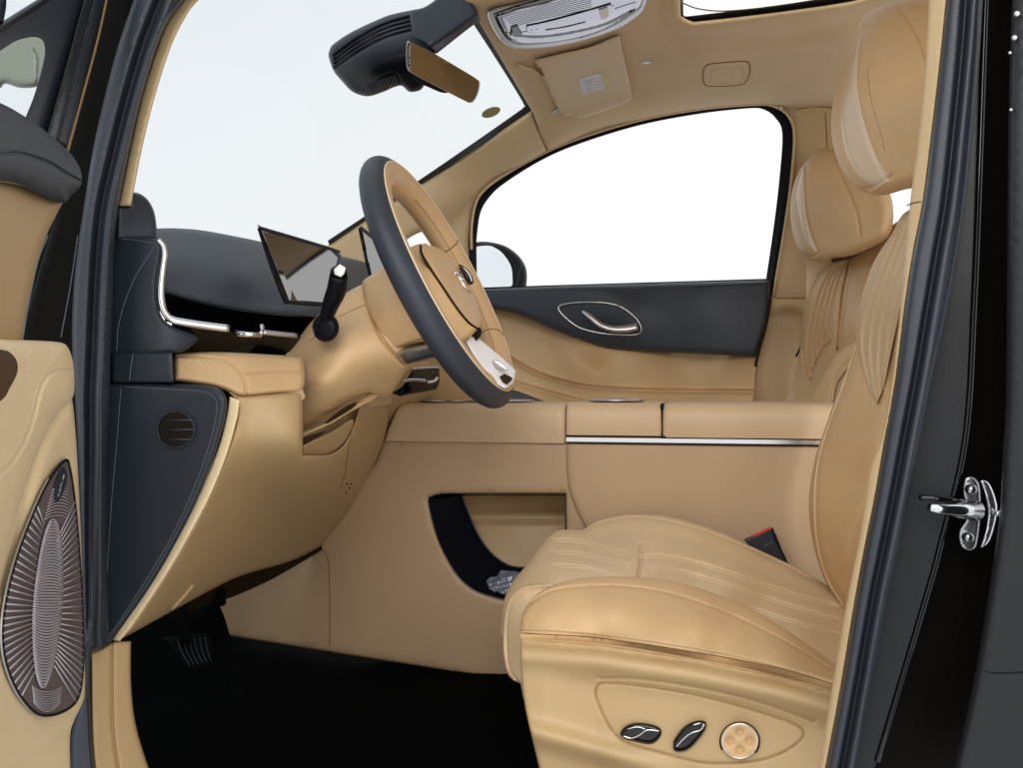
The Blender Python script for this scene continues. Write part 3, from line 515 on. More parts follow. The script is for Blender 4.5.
# rear side section, proud of the panel
m = MB(); dre = m.panel([(566.5, 440, 'c'), (850, 444, 'c'), (850, 700, 'c'), (650, 700, 'c'), (610, 570), (588, 532), (575, 506), (568, 480)], [(566, 440, 1.853), (850, 440, 1.853), (700, 600, 1.857)], 'rose', sp=6, thick=0.02, edge=(2.2, 0.008)); m.build('rear_side_panel', cc)
def cap(x0, x1, yb, yt, Y0, Y1, mat, r=7, slope=0):   # rounded block lid: vertical flank, rolled shoulder, flat top running away
    top = 1.15 + (384.5 - yt) / F * (Y0 / 0.98)
    prof = [(0, 0), (0.0, .45), (0.0, .75), (0.10, .90), (.3, .975), (.65, 1.0)]
    return prof
def lid(name, xs0, xs1, yb, ysh, mat, parent, zt, Y0=1.85, Y1=2.12, end=None):
    m = MB(); nx = 16; rows = []
    zb = 1.15 - (yb - 384.5) / F * (Y0 / 0.975)
    h = zt - zb; R = 0.022
    pr = [(Y0, zb), (Y0 - 0.002, zb + .3 * h), (Y0 - 0.001, zt - R)] + [(Y0 + R * (1 - math.cos(a)), zt - R * (1 - math.sin(a))) for a in np.linspace(0.25, math.pi / 2, 6)] + [(Y0 + .1, zt + .001), (Y1 - .03, zt + .001), (Y1 - 0.008, zt - .005), (Y1, zt - .02), (Y1, zb)]
    X0, X1 = Pt(xs0, yb, Y0)[0], Pt(xs1, yb, Y0)[0]; XA, XB = X0, X1
    if end: XA = Pt(end[0], ysh, Y0)[0]; XB = Pt(end[1], ysh, Y0)[0]
    V = []; 
    us = [0, 0.006, 0.02] + list(np.linspace(0.05, 0.95, nx)) + [0.98, 0.994, 1]
    for u in us:
        sh = {0: 0.004, 0.006: 0.0012, 0.02: 0, 0.98: 0, 0.994: 0.0012, 1: 0.004}.get(u, 0)
        for y, z in pr:
            w = min(1, max(0, (z - zb) / h)); a = X0 + (XA - X0) * w; b = X1 + (XB - X1) * w
            V.append((a + (b - a) * u, y + (sh if y < (Y0 + Y1) / 2 else -sh), z - (sh if z > zb + h / 2 else 0)))
    k = len(pr); Fc = [(i * k + j, (i + 1) * k + j, (i + 1) * k + j + 1, i * k + j + 1) for i in range(len(us) - 1) for j in range(k - 1)]
    Fc += [tuple(range(k)), tuple(range((len(us) - 1) * k, len(us) * k))[::-1]]
    m.add(V, Fc, mat); return m
m = lid('front_lid', 384, 565.5, 443, 412, 'lid', cc, 1.112, 1.853, 2.12, (398, 565.5))
def zring(m, c, rx, ry, z, r, mat, dark=None):
    q = [(c[0] + rx * math.cos(a), c[1] + ry * math.sin(a), z) for a in np.linspace(0, 2 * math.pi, 33)[:-1]]
    if dark: m.add(q, [tuple(range(32))], dark, False)
    m.tube(q, r, mat, 6, True)
m.build('front_lid', cc)
for x, Y, rx, ry in ((436, 1.93, 0.025, 0.03), (458, 1.94, 0.02, 0.03), (500, 1.97, 0.07, 0.055)):
    m = MB(); p = Pt(x, 405, Y); zring(m, p, rx, ry, 1.1165, 0.0018, 'satin', 'gap' if x < 490 else 'leather'); m.build('recess_ring', cc)
m = lid('cup_module', 566.5, 662, 439, 408, 'lid', cc, 1.114, 1.850, 2.12); m.build('cup_holder_lid', cc)
m = MB(); p = Pt(617, 406, 1.95); zring(m, p, 0.052, 0.05, 1.1185, 0.0022, 'satin', 'leather'); m.build('cup_holder_ring', cc)
m = lid('arm', 663.5, 832, 436, 408, 'lid', cc, 1.114, 1.849, 2.12, (663.5, 843)); m.build('armrest_lid', cc)
m = MB(); m.line(1.857, [(663, 404), (663, 437), (700, 437.5), (835, 440)], 0.0035, 'black'); m.build('lid_gap', cc)
m = MB(); a, b = np.array(Pt(567, 440.2, 1.85)), np.array(Pt(822, 442.8, 1.85)); c = (a + b) / 2; m.box(c, (b[0] - a[0], 0.006, 0.0075), 'chrome'); m.box(c + [0, 0.004, 0.0065], (b[0] - a[0], 0.01, 0.004), 'gap'); m.box(c + [0, 0.002, -0.0062], (b[0] - a[0], 0.006, 0.003), 'gap'); m.build('chrome_trim', cc)
# dark pad wedge between console and passenger door
m = MB(); m.panel([(480, 405, 'c'), (505, 396), (516, 391), (560, 408, 'c')], [(480, 405, 2.13), (510, 392, 2.3), (560, 408, 2.13)], 'navyp', sp=4, thick=0.004); m.build('console_screen_pad', cc)
# packet lying in the pocket
pk_ = thing('plastic_packet', 'crumpled clear plastic packet lying in the open console pocket', 'packet', Pt(500, 595, 1.89))
m = MB(); m.panel([(485, 585, 'c'), (490, 578, 'c'), (497, 577), (501, 571, 'c'), (516, 572, 'c'), (530, 576, 'c'), (528, 598, 'c'), (504, 595), (498, 592, 'c'), (488, 594, 'c')], [(485, 590, 1.885), (510, 575, 1.90), (510, 592, 1.875), (528, 590, 1.875)], 'foil', sp=1.6, thick=0.004, extra=lambda x, y: 0.006 * (np.abs(np.sin(x * .17 + y * .31 + 1.5 * np.sin(y * .3))) + np.abs(np.sin(x * 0.26 - y * 0.19 + 2 + np.sin(x * .4))) - 1)); m.build('packet_film', pk_)
# ================================================================== DASHBOARD
db = thing('dashboard', 'tan and navy dashboard with round side vent and chrome edge strip left of the wheel', 'dashboard', Pt(260, 600, 1.5))
m = MB(); dtp = m.panel([(150, 229, 'c'), (175, 228.5), (205, 231), (250, 239.5), (262, 242), (300, 248), (340, 256), (372, 264), (400, 272, 'c'), (400, 300, 'c'), (325, 322, 'c'), (310, 318), (280, 316), (240, 311.5), (200, 304), (166, 295, 'c'), (150, 290, 'c')],
   [(150, 230, 1.36), (205, 231, 1.48), (260, 242, 1.64), (340, 258, 2.0), (400, 272, 2.4), (165, 297, 1.20), (240, 311, 1.335), (310, 316, 1.48), (400, 300, 2.15), (165, 262, 1.265), (240, 275, 1.405), (310, 290, 1.64)], 'navy', sp=4, edge=(5, 0.03), thick=0.05)
m.build('top_pad', db)
m = MB(); m.panel([(163, 275, 'c'), (330, 285, 'c'), (330, 345, 'c'), (240, 335), (165, 322, 'c')], [(165, 300, 1.34), (310, 320, 1.60), (240, 330, 1.45)], 'black', sp=5, thick=0.01); m.build('air_vent_slot', db)
m = MB(); m.panel([(172, 322, 'c'), (200, 327), (240, 333), (302, 337, 'c'), (292, 350), (284, 356, 'c'), (172, 356, 'c')], [(175, 322, 1.18), (300, 337, 1.33), (175, 354, 1.21), (285, 354, 1.37)], 'gloss', sp=5, thick=0.02); m.build('lower_shelf', db)
m = MB(); dsd = m.panel([(100, 238, 'c'), (116, 236), (156, 239, 'c'), (162, 250), (157, 280), (157, 300), (161, 315), (167, 323), (180, 330), (198, 338), (190, 348), (180, 353), (172, 353.5), (170, 356, 'c'), (118, 356, 'c'), (95, 356, 'c')],
   [(100, 240, 1.17), (160, 240, 1.17), (100, 350, 1.17), (160, 300, 1.165), (160, 350, 1.17), (235, 340, 1.25)], 'navyp', sp=4, edge=(3, 0.008), thick=0.05)
m.line(dsd, [(116, 238.5), (135, 240.5), (156, 244)], 0.0007, 'greythread'); m.line(dsd, [(156, 245), (148, 257), (135, 278), (124, 305), (118, 330), (117, 352)], 0.0007, 'greythread'); m.build('end_panel', db)
m = MB(); m.panel([(116, 240, 'c'), (117.5, 207, 'c'), (130, 206.5, 'c'), (131, 194), (139, 193.5), (148, 200), (154, 211), (156.5, 224), (157.5, 241, 'c')], [(116, 240, 1.16), (130, 200, 1.165), (157, 230, 1.20), (150, 200, 1.2)], 'navyp', sp=3, edge=(3, 0.01), thick=0.05); m.build('pillar_foot_cover', db)
m = MB(); q = cr([(158, 240), (163, 246), (164.5, 256), (162.5, 272), (161, 288), (161.5, 302), (165, 313), (172, 320), (185, 323), (205, 326), (229, 329)], 6)
yy = field([(160, 245, 1.155), (162, 300, 1.155), (172, 320, 1.16), (229, 329, 1.21)]); m.tube(P(q[:, 0], q[:, 1], yy(q[:, 0], q[:, 1])), [0.003, 0.0042, 0.0045, 0.0045, 0.005, 0.005], 'chrome', 10)
q = cr([(262, 332.5), (280, 334.5), (297, 336)], 5); m.tube(P(q[:, 0], q[:, 1], np.linspace(1.25, 1.29, len(q))), 0.0035, 'satin', 8); m.build('chrome_strip', db)
m = MB(); m.tube(P([236, 242, 250, 260], [333.5, 334.5, 335, 335.5], [1.21, 1.2, 1.2, 1.215]), [0.004, 0.0036, 0.0032, 0.003], 'chrome', 10); m.tube(P([262, 262.5, 260], [326, 331, 336], [1.23, 1.225, 1.215]), 0.003, 'chrome', 8); m.build('vent_knob', db)
m = MB(); m.panel([(112, 353, 'c'), (172.5, 353, 'c'), (174, 383, 'c'), (112, 383, 'c')], [(120, 360, 1.165), (173, 360, 1.165), (173, 380, 1.165)], 'navyp', sp=5, edge=(1.5, 0.004), thick=0.05)
m.line(1.162, [(133, 355), (131, 368), (129.5, 381)], 0.0008, 'greythread'); m.build('filler_block', db)
capY = [(105, 390, 1.165), (220, 390, 1.165), (108, 640, 1.165), (180, 540, 1.165)]
m = MB(); dsc = m.panel([(96, 383, 'c'), (150, 384), (200, 385.5), (216, 388), (225, 395), (227, 406), (223, 428), (212, 464), (198, 500), (178, 540), (150, 588), (110, 645, 'c'), (96, 652, 'c')], capY, 'navyp', sp=4, edge=(6, 0.012), thick=0.05)
m.line(dsc, [(121, 388), (117, 440), (111, 510), (107, 580), (107, 630), (112, 632), (140, 590), (170, 540), (190, 498), (204, 462), (214, 428), (217, 405), (212, 396), (200, 392), (160, 389), (121, 387)], 0.0006, 'greythread', lift=0.0002); sc_ = m.build('side_end_cap', db)
m = MB(); q = [(176 + 18.5 * math.cos(a), 430 + 18 * math.sin(a)) for a in np.linspace(0, 2 * math.pi, 25)[:-1]]; m.panel(q, lambda x, y: dsc(x, y) - 0.0015, 'gloss', sp=4, thick=0.0005)
q = np.array(q); m.tube(P(q[:, 0], q[:, 1], 1.162), 0.0012, 'navyp', 6, True)
for yv, w in ((420.5, 15), (430, 17.5), (440, 15)):
    m.tube(P([176 - w, 176, 176 + w], [yv, yv, yv], [1.161] * 3), 0.0012, 'navyp', 6)
m.build('round_vent', sc_)
# tan edge strip and knee panel
m = MB(); m.panel([(230, 397, 'c'), (240, 401, 'c'), (237, 420), (226, 458), (206, 505), (171, 568), (137, 620), (120, 642, 'c'), (112, 641, 'c'), (122, 620), (152, 578), (192, 508), (216, 455), (226, 420)], [(235, 400, 1.185), (116, 640, 1.185), (206, 480, 1.185)], 'cream', sp=3, edge=(1.5, 0.004), thick=0.04); m.build('edge_strip', db)
kY = [(238, 400, 1.20), (302, 398, 1.28), (302, 456, 1.30), (383, 430, 1.80), (350, 432, 1.50), (372, 470, 1.84), (350, 510, 1.86), (320, 547, 1.86), (120, 642, 1.20), (170, 570, 1.20), (225, 460, 1.20), (170, 612, 1.32), (240, 576, 1.56), (270, 500, 1.44)]
m = MB(); dkn = m.panel([(236, 396, 'c'), (303, 393, 'c'), (303, 456, 'c'), (330, 455), (345, 444), (353, 428), (360, 408, 'c'), (388, 398, 'c'), (388, 425, 'c'), (384, 442), (373, 468), (350, 510), (321, 547, 'c'), (290, 562), (240, 577), (205, 594), (170, 613), (118, 642, 'c'), (136, 619), (170, 567), (205, 504), (225, 457), (236, 419)], kY, 'tan', sp=5, edge=(5, 0.02), thick=0.03)
m.line(dkn, [(352, 430), (348, 455), (345, 475), (340, 490)], 0.0008, 'seam')
for x, y in ((349, 488), (346, 493), (351, 484), (347, 484)): m.line(dkn, [(x, y), (x + .8, y + .8)], 0.0016, 'gap')
m.line(dkn, [(172, 610), (183, 598), (193, 586)], 0.0028, 'tan', lift=0.004); m.build('knee_panel', db)
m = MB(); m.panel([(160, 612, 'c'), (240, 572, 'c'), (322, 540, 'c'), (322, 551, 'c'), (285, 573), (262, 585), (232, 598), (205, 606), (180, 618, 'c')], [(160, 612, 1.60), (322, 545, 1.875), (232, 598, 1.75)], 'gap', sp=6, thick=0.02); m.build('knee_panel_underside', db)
m = MB(); m.panel([(222, 386, 'c'), (303, 390, 'c'), (303, 400), (270, 404), (240, 403, 'c')], [(236, 395, 1.21), (303, 395, 1.29), (270, 404, 1.24)], 'rose', sp=4, thick=0.01); m.build('pad_base', db)
m = MB(); dpd = m.panel([(174, 354, 'c'), (215, 352.5), (260, 354.5), (296, 357), (303, 361), (305, 375), (304, 388), (297, 393), (275, 394.5), (248, 396.5), (238, 396), (225, 391), (210, 387), (174, 381.5, 'c')],
   [(174, 355, 1.20), (174, 380, 1.18), (240, 360, 1.23), (240, 394, 1.20), (304, 365, 1.32), (304, 390, 1.29)], 'leather', sp=2.5, edge=(6, 0.02), thick=0.05, carve=[([(174, 357), (200, 357), (222, 360), (238, 370), (245, 382), (246.5, 396)], 1.3, 0.004), ([(246, 374), (270, 373), (304, 372)], 1.2, 0.004)])
m.stitch(dpd, [(180, 360), (200, 360.5), (220, 364), (235, 374), (241, 384), (242, 392)], 'thread', 3, 0.0004); m.build('leather_pad', db)
# slot under the column with the open coin tray
m = MB(); m.panel([(296, 384, 'c'), (392, 372, 'c'), (392, 404, 'c'), (372, 408, 'c'), (340, 458, 'c'), (296, 460, 'c')], [(296, 384, 1.47), (392, 384, 1.72), (300, 456, 1.42)], 'tan', sp=12, thick=0.01); m.build('coin_tray_back', db)
m = MB(); m.panel([(324, 424, 'c'), (336, 414), (348, 406), (358, 402, 'c'), (354, 408), (340, 417), (328, 424, 'c')], [(325, 424, 1.36), (356, 404, 1.42), (340, 417, 1.39)], 'gap', sp=3, thick=0.003); m.build('slot_shadow', db)  # dark slivers stand in for the shadow inside the tray slot
m = MB(); m.panel([(300, 439, 'c'), (310, 436), (326, 431, 'c'), (320, 437), (302, 447, 'c')], [(300, 440, 1.33), (326, 432, 1.375), (303, 447, 1.335)], 'gap', sp=3, thick=0.003); m.build('slot_shadow', db)
m = MB(); m.panel([(302, 434, 'c'), (330, 421), (352, 408), (362, 399), (369, 394), (378, 394.5), (374, 400), (350, 413), (330, 425), (303, 437, 'c')], [(300, 435, 1.345), (375, 396, 1.47), (340, 418, 1.405)], 'tan', sp=3, edge=(1.5, 0.005), thick=0.02); m.build('coin_tray_edge', db)
m = MB(); m.panel([(303, 445, 'c'), (330, 433), (352, 420), (352, 430), (343, 446), (330, 457), (303, 457, 'c')], [(303, 450, 1.34), (345, 430, 1.49), (320, 450, 1.42)], 'tan', sp=3, edge=(2, 0.01), thick=0.01); m.build('coin_tray', db)
# instrument screen and centre screen
m = MB(); scY = plane(300, 265, 1.5, (0.9, -0.1, 0.27))
m.panel([(257.5, 229, 'c'), (260, 226.5), (264, 227.5), (334, 248.5), (340, 254), (341, 262), (332, 303), (327, 307), (290, 304.5), (283, 301), (270, 268)], lambda x, y: scY(x, y), 'black', sp=5, edge=(1.5, 0.003), thick=0.014); isn = m.build('instrument_screen', db)
m = MB(); m.panel([(262, 231, 'c'), (331, 251, 'c'), (338, 258, 'c'), (329, 303, 'c'), (289, 301, 'c')], lambda x, y: scY(x, y) - 0.002, 'screen', sp=20, thick=0.001); m.build('display_glass', isn)
m = MB(); s2 = plane(365, 250, 1.88, (0.9, -0.12, 0.18)); m.panel([(358.5, 229, 'c'), (361, 227.5), (365, 229), (404, 262), (406, 278, 'c'), (370, 280, 'c'), (366, 264)], lambda x, y: s2(x, y), 'black', sp=4, edge=(1.2, 0.003), thick=0.014); s2n = m.build('centre_screen', db)
m = MB(); m.panel([(363, 232, 'c'), (404, 266, 'c'), (404, 280, 'c'), (373, 280, 'c'), (369, 264, 'c')], lambda x, y: s2(x, y) - 0.002, 'screen', sp=20, thick=0.001); m.build('display_glass', s2n)
# dark drive-mode niche low on the dash, right of the column
m = MB(); m.panel([(380, 340, 'c'), (470, 335, 'c'), (500, 405, 'c'), (500, 430, 'c'), (372, 470, 'c'), (352, 440, 'c')], [(380, 372, 1.74), (470, 362, 2.05), (372, 440, 1.86), (490, 410, 2.1)], 'tan', sp=6, thick=0.02); m.build('centre_fascia', db)
m = MB(); m.panel([(391, 393, 'c'), (403, 386), (413, 369, 'c'), (440, 367.5, 'c'), (440, 382), (437, 390, 'c'), (400, 397, 'c')], [(391, 393, 1.70), (413, 369, 1.70), (440, 370, 1.80), (438, 390, 1.80)], 'gloss', sp=3, thick=0.01, edge=(1.5, 0.004))
m.line(1.69, [(413, 369.5), (425, 368.5), (440, 368)], 0.0022, 'satin'); m.line(1.69, [(404, 382), (412, 380.5), (426, 381)], 0.003, 'satin'); m.line(1.72, [(428, 383), (434, 382), (438, 378)], 0.003, 'chrome'); m.build('switch_niche', db)
# ================================================================== STEERING COLUMN + WHEEL
sc = thing('steering_column', 'bulbous tan steering column cover with black control stalk behind the wheel', 'steering column', Pt(350, 370, 1.5))
clY = [(285, 355, 1.44), (305, 333, 1.44), (340, 300, 1.45), (368, 278, 1.49), (305, 365, 1.405), (375, 330, 1.40), (340, 350, 1.37), (320, 380, 1.36), (410, 370, 1.44), (390, 398, 1.50), (302, 432, 1.43), (345, 408, 1.43), (395, 350, 1.405)]
m = MB(); dcl = m.panel([(284, 356, 'c'), (297, 341), (312, 322), (332, 303), (350, 291), (366, 283), (380, 276), (420, 276, 'c'), (430, 366, 'c'), (410, 369), (398, 385), (388, 398), (376, 397), (366, 394), (345, 404), (325, 418), (294, 437, 'c'), (290, 395), (288, 362), (286, 358)], clY, 'leather', sp=3.5, edge=(7, 0.03), thick=0.05,
   carve=[([(364, 283), (367, 300), (374, 322), (385, 343), (400, 360), (412, 370)], 1.4, 0.012)])
m.line(dcl, [(310, 342), (330, 323), (350, 312), (366, 305)], 0.0006, 'seam'); m.build('column_cover', sc)
m = MB(); dhb = m.panel([(362.5, 290, 'c'), (363, 282), (369, 277), (385, 266), (400, 254), (414, 246), (424, 244), (430, 248), (450, 290), (478, 330, 'c'), (466, 341), (445, 350), (425, 342), (395, 351), (402, 362, 'c'), (388, 350), (378, 333), (368, 312)],
   [(363, 285, 1.45), (424, 245, 1.47), (478, 330, 1.44), (390, 310, 1.38), (420, 300, 1.37), (440, 340, 1.38), (395, 350, 1.405), (400, 260, 1.44)], 'leather', sp=3.5, edge=(5, 0.02), thick=0.05, carve=[([(365, 303), (395, 283), (420, 278)], 5, 0.004)])
m.line(dhb, [(394, 349), (410, 343), (424, 338)], 0.0008, 'seam'); m.build('wheel_shroud', sc)
m = MB(); q = cr([(326, 328), (327, 318), (331, 305), (337, 290), (339, 276)], 6); m.tube(P(q[:, 0], q[:, 1], np.linspace(1.36, 1.30, len(q))), [0.012, 0.0115, 0.0105, 0.012, 0.0135, 0.0138, 0.0125], 'black', 16)
q = cr([(339, 276), (339, 270), (339.5, 266.5)], 4); m.tube(P(q[:, 0], q[:, 1], np.full(len(q), 1.30)), [0.0125, 0.011, 0.005], 'black', 16); sk = m.build('control_stalk', sc)
m = MB(); m.panel([(334, 270, 'c'), (340, 264.5, 'c'), (346, 268, 'c'), (344.5, 274), (341, 277.5, 'c'), (335, 275, 'c')], 1.284, 'white', sp=3, thick=0.004, edge=(1, 0.002)); m.build('stalk_button', sk)
m = MB(); q = [(326 + 13.5 * math.cos(a), 328 + 14.5 * math.sin(a)) for a in np.linspace(0, 2 * math.pi, 25)[:-1]]; m.panel(q, 1.352, 'black', sp=3, thick=0.02, puff=(10, 0.015), carve=[([(318, 322), (322, 318), (330, 317)], 1, 0.002)]); m.build('stalk_gaiter', sc)
sw = thing('steering_wheel', 'tilted two tone steering wheel with navy outer rim and tan inner leather', 'steering wheel', Pt(440, 283, 1.5))
WC = np.array(Pt(441.5, 283, 1.5)); TAU = math.radians(26); RW = 0.189
uu = np.array([-math.sin(TAU), 0, math.cos(TAU)]); vv = np.array([0, 1.0, 0]); nn = np.array([math.cos(TAU), 0, math.sin(TAU)])   # up along the rim, sideways, towards the driver
def wp(a, r=RW, h=0.0): return WC + uu * math.cos(a) * r + vv * math.sin(a) * r * 1.02 + nn * h
NS, NK = 120, 24; rr_in, rr_n = 0.027, 0.022
def rim(k0, k1, mat, sc_=1.0, lift=0.0):
    V = []; ks = np.linspace(k0, k1, 14)
    for i in range(NS):
        a = 2 * math.pi * i / NS; rad = uu * math.cos(a) + vv * math.sin(a) * 1.02
        c = WC + rad * RW
        for g in ks: V.append(c + rad * math.cos(g) * rr_in * sc_ + nn * math.sin(g) * rr_n * sc_)
    m.add(V, [(i * 14 + j, ((i + 1) % NS) * 14 + j, ((i + 1) % NS) * 14 + j + 1, i * 14 + j + 1) for i in range(NS) for j in range(13)], mat)
D = math.radians
m = MB(); rim(D(-125), D(72), 'navy'); m.build('outer_rim', sw)
m = MB(); rim(D(72), D(235), 'leather'); 
for a in (D(72), D(-125)):
    m.tube([WC + (uu * math.cos(t) + vv * math.sin(t) * 1.02) * (RW + math.cos(a) * rr_in * 1.0) + nn * math.sin(a) * rr_n for t in np.linspace(0, 2 * math.pi, 121)[:-1]], 0.0012, 'thread', 6, True)
for t0 in (D(62), D(118)):
    m.tube([WC + (uu * math.cos(t0) + vv * math.sin(t0) * 1.02) * (RW + math.cos(g) * rr_in * 1.01) + nn * math.sin(g) * rr_n * 1.01 for g in np.linspace(D(62), D(248), 12)], 0.001, 'seam', 5)
for i in range(0, 96):
    t0 = D(20 + i * 1.6); g = D(160); c = WC + (uu * math.cos(t0) + vv * math.sin(t0) * 1.02) * (RW + math.cos(g) * rr_in * 1.01) + nn * math.sin(g) * rr_n * 1.01; d = (-uu * math.sin(t0) + vv * math.cos(t0)) * 0.0016 + nn * 0.0012
    m.tube([c - d, c + d], 0.0005, 'seam', 4)
m.build('inner_rim', sw)
# hub with airbag cover
m = MB(); dab = m.panel([(421, 252), (422, 247), (430, 245.5), (440, 249), (450, 257), (461, 271), (471, 288), (479, 307), (482, 320), (480, 328), (474, 328), (464, 317), (452, 301), (438, 279), (427, 264)], [(421, 250, 1.42), (440, 249, 1.52), (482, 320, 1.55), (474, 328, 1.46), (440, 280, 1.43), (465, 290, 1.53)], 'leather', sp=2.5, edge=(6, 0.02), thick=0.06)
ab = m.build('airbag_cover', sw)
m = MB(); m.line(lambda x, y: np.minimum(dab(x, y) - 0.004, dhb(x, y) - 0.0005), [(421, 246), (422, 254), (430, 268), (442, 286), (456, 307), (468, 322), (477, 329)], 0.0022, 'gap'); m.build('airbag_joint', sw)
m = MB(); m.line(lambda x, y: dab(x, y) - 0.002, [(455, 272), (460, 278), (465, 287), (470, 293)], 0.003, 'chrome'); m.line(lambda x, y: dab(x, y) - 0.003, [(455, 275), (458, 273), (462, 274), (463, 280)], 0.0022, 'chrome'); m.build('emblem', ab)
m = MB(); m.panel([(459, 265), (466, 268), (472, 275), (474, 283), (470, 285), (464, 278)], 1.58, 'gloss', sp=2.5, thick=0.01, edge=(1.5, 0.003)); m.line(1.575, [(464, 268), (470, 275), (472, 282)], 0.0014, 'satin'); m.build('thumb_switch', sw)
# spokes
def spoke(name, pts, mat, r, flat=0.35):
    m = MB(); m.tube(pts, r, mat, 14, flat=flat, up=nn); return m.build(name, sw)
for a, w in ((D(100), 0.03), (D(-100), 0.03)):
    spoke('side_spoke', [wp(a, 0.06, -0.02), wp(a, 0.11, -0.012), wp(a, RW - 0.005, 0)], 'leather', [0.034, 0.026, 0.02])
m = MB(); m.panel([(466, 342, 'c'), (473, 336), (483, 342), (513, 368), (516, 375), (513.5, 383), (506, 389), (498, 385, 'c'), (477, 360)], [(467, 341, 1.44), (512, 370, 1.50), (508, 385, 1.47)], 'silver', sp=3, thick=0.012, edge=(3, 0.006)); lsp = m.build('lower_spoke', sw)
m = MB(); m.panel([(493, 362), (498, 361), (506, 367), (508, 371), (500, 370), (494, 367)], 1.463, 'satin', sp=2, thick=0.003, edge=(1, 0.002)); m.panel([(496, 380, 'c'), (505, 374, 'c'), (513, 379), (508, 385, 'c')], 1.462, 'gap', sp=3, thick=0.002); m.build('spoke_button', lsp)
m = MB(); m.panel([(396, 353, 'c'), (408, 348), (428, 344), (440, 345, 'c'), (444, 358, 'c'), (430, 360), (410, 365), (402, 362)], [(396, 353, 1.40), (440, 346, 1.38), (440, 360, 1.40), (405, 364, 1.41)], 'satin', sp=3, thick=0.02, edge=(4, 0.014)); m.build('shift_paddle', sw)
m = MB(); m.panel([(474, 330, 'c'), (480, 328), (482, 334), (476, 342), (470, 341, 'c')], 1.46, 'gloss', sp=3, thick=0.01); m.build('hub_gap', sw)
# pedals
for nm, lb, pts, Y0 in (('brake_pedal', 'black ribbed brake pedal hanging in the dark footwell', [(161, 640), (178, 637), (205, 634), (212, 645), (213, 660), (207, 668), (190, 672), (176, 656)], 1.5), ('accelerator_pedal', 'slim black accelerator pedal hanging right of the ribbed brake pedal', [(199, 598), (214, 598), (224, 616), (234, 650), (246, 690), (250, 716), (243, 720), (232, 700), (220, 660), (208, 625)], 1.66)):
    t = thing(nm, lb, 'pedal', Pt(pts[0][0], pts[0][1], Y0))
    m = MB(); dpp = m.panel(pts, [(160, 640, Y0), (210, 640, Y0 + .03), (190, 670, Y0 - .02), (240, 710, Y0 - 0.02)] if Y0 > 1.6 else [(160, 640, Y0), (210, 640, Y0 + .08), (190, 670, Y0 - .02)], 'pedal', sp=3, edge=(3, 0.008), thick=0.02)
    if Y0 < 1.6:
        for k in range(6): m.line(dpp, [(178 + k * 5.4, 642 - k * .8), (182 + k * 5.2, 653), (190 + k * 4.2, 667 - k)], 0.0007, 'rubber', lift=0.0002)
    m.build('pedal_pad', t)
    m = MB(); m.tube([Pt(pts[1][0] + 8, pts[1][1] + 6, Y0 + .03), Pt(pts[1][0] + 6, pts[1][1] - 30, Y0 + .1), Pt(pts[1][0] - 4, pts[1][1] - 70, Y0 + .14)], 0.008, 'pedal', 8); m.build('pedal_arm', t)
# ================================================================== DRIVER SEAT
ds = thing('driver_seat', 'tan leather driver seat nearest the doorway with power switches on its side', 'car seat', Pt(680, 768, 1.5))
# backrest body
bY = [(857, 345, 1.62), (832, 405, 1.66), (809, 500, 1.66), (824, 578, 1.66), (845, 606, 1.62), (870, 450, 1.50), (880, 560, 1.45), (905, 300, 1.45), (905, 215, 1.55), (940, 260, 1.36), (940, 500, 1.30), (980, 400, 1.28), (858, 480, 1.53), (850, 560, 1.54)]
m = MB(); dbk = m.panel([(907, 212), (893, 234), (875, 262), (862, 300), (857, 342), (848, 372), (836, 400), (826, 428), (816, 458), (810.5, 490), (810, 515), (814, 545), (824, 577), (838, 602), (860, 640), (900, 690), (990, 660), (1000, 400), (975, 230), (940, 205)],
   bY, 'leather', sp=3.5, edge=(12, 0.045), thick=0.10, carve=[([(857, 345), (845, 385), (829, 430), (820, 465), (817, 500), (819, 540), (828, 575), (845, 606)], 1.5, 0.006), ([(893, 320), (889, 400), (880, 450), (868, 500), (853, 540), (846, 600)], 3, 0.006)])
m.line(dbk, [(857, 346), (844, 385), (828, 430), (818.5, 465), (815.5, 500), (817.5, 540), (827, 577), (844, 606)], 0.0013, 'leather2', lift=0.0006); m.build('backrest', ds)
iY = lambda x, y: dbk(np.clip(x, 868, 960), y) - 0.006
qn = [[(904 + k * 6.2, 222 - k * 2), (886 + k * 7.2, 262), (868 + k * 8.4, 312), (864 + k * 8.0, 350 + k * 2), (874 + k * 3.0, 398 - k * 3)] for k in range(0, 5)]
m = MB(); dqi = m.panel([(909, 214, 'c'), (895, 234), (876, 262), (863, 300), (858.5, 340), (863, 368), (870, 390), (878, 404.5, 'c'), (885, 386), (891, 358), (900, 320), (915, 280), (935, 240), (950, 212, 'c')], lambda x, y: field(bY)(x, y) - 0.018, 'perf', sp=2.2, edge=(4, 0.012), thick=0.03,
   carve=[(p, 1.2, 0.007) for p in qn] )
for p in qn[:4]: m.stitch(dqi, [(a + 0.9, b) for a, b in p], 'thread', 2.6, 0.00035)
m.build('quilted_insert', ds)
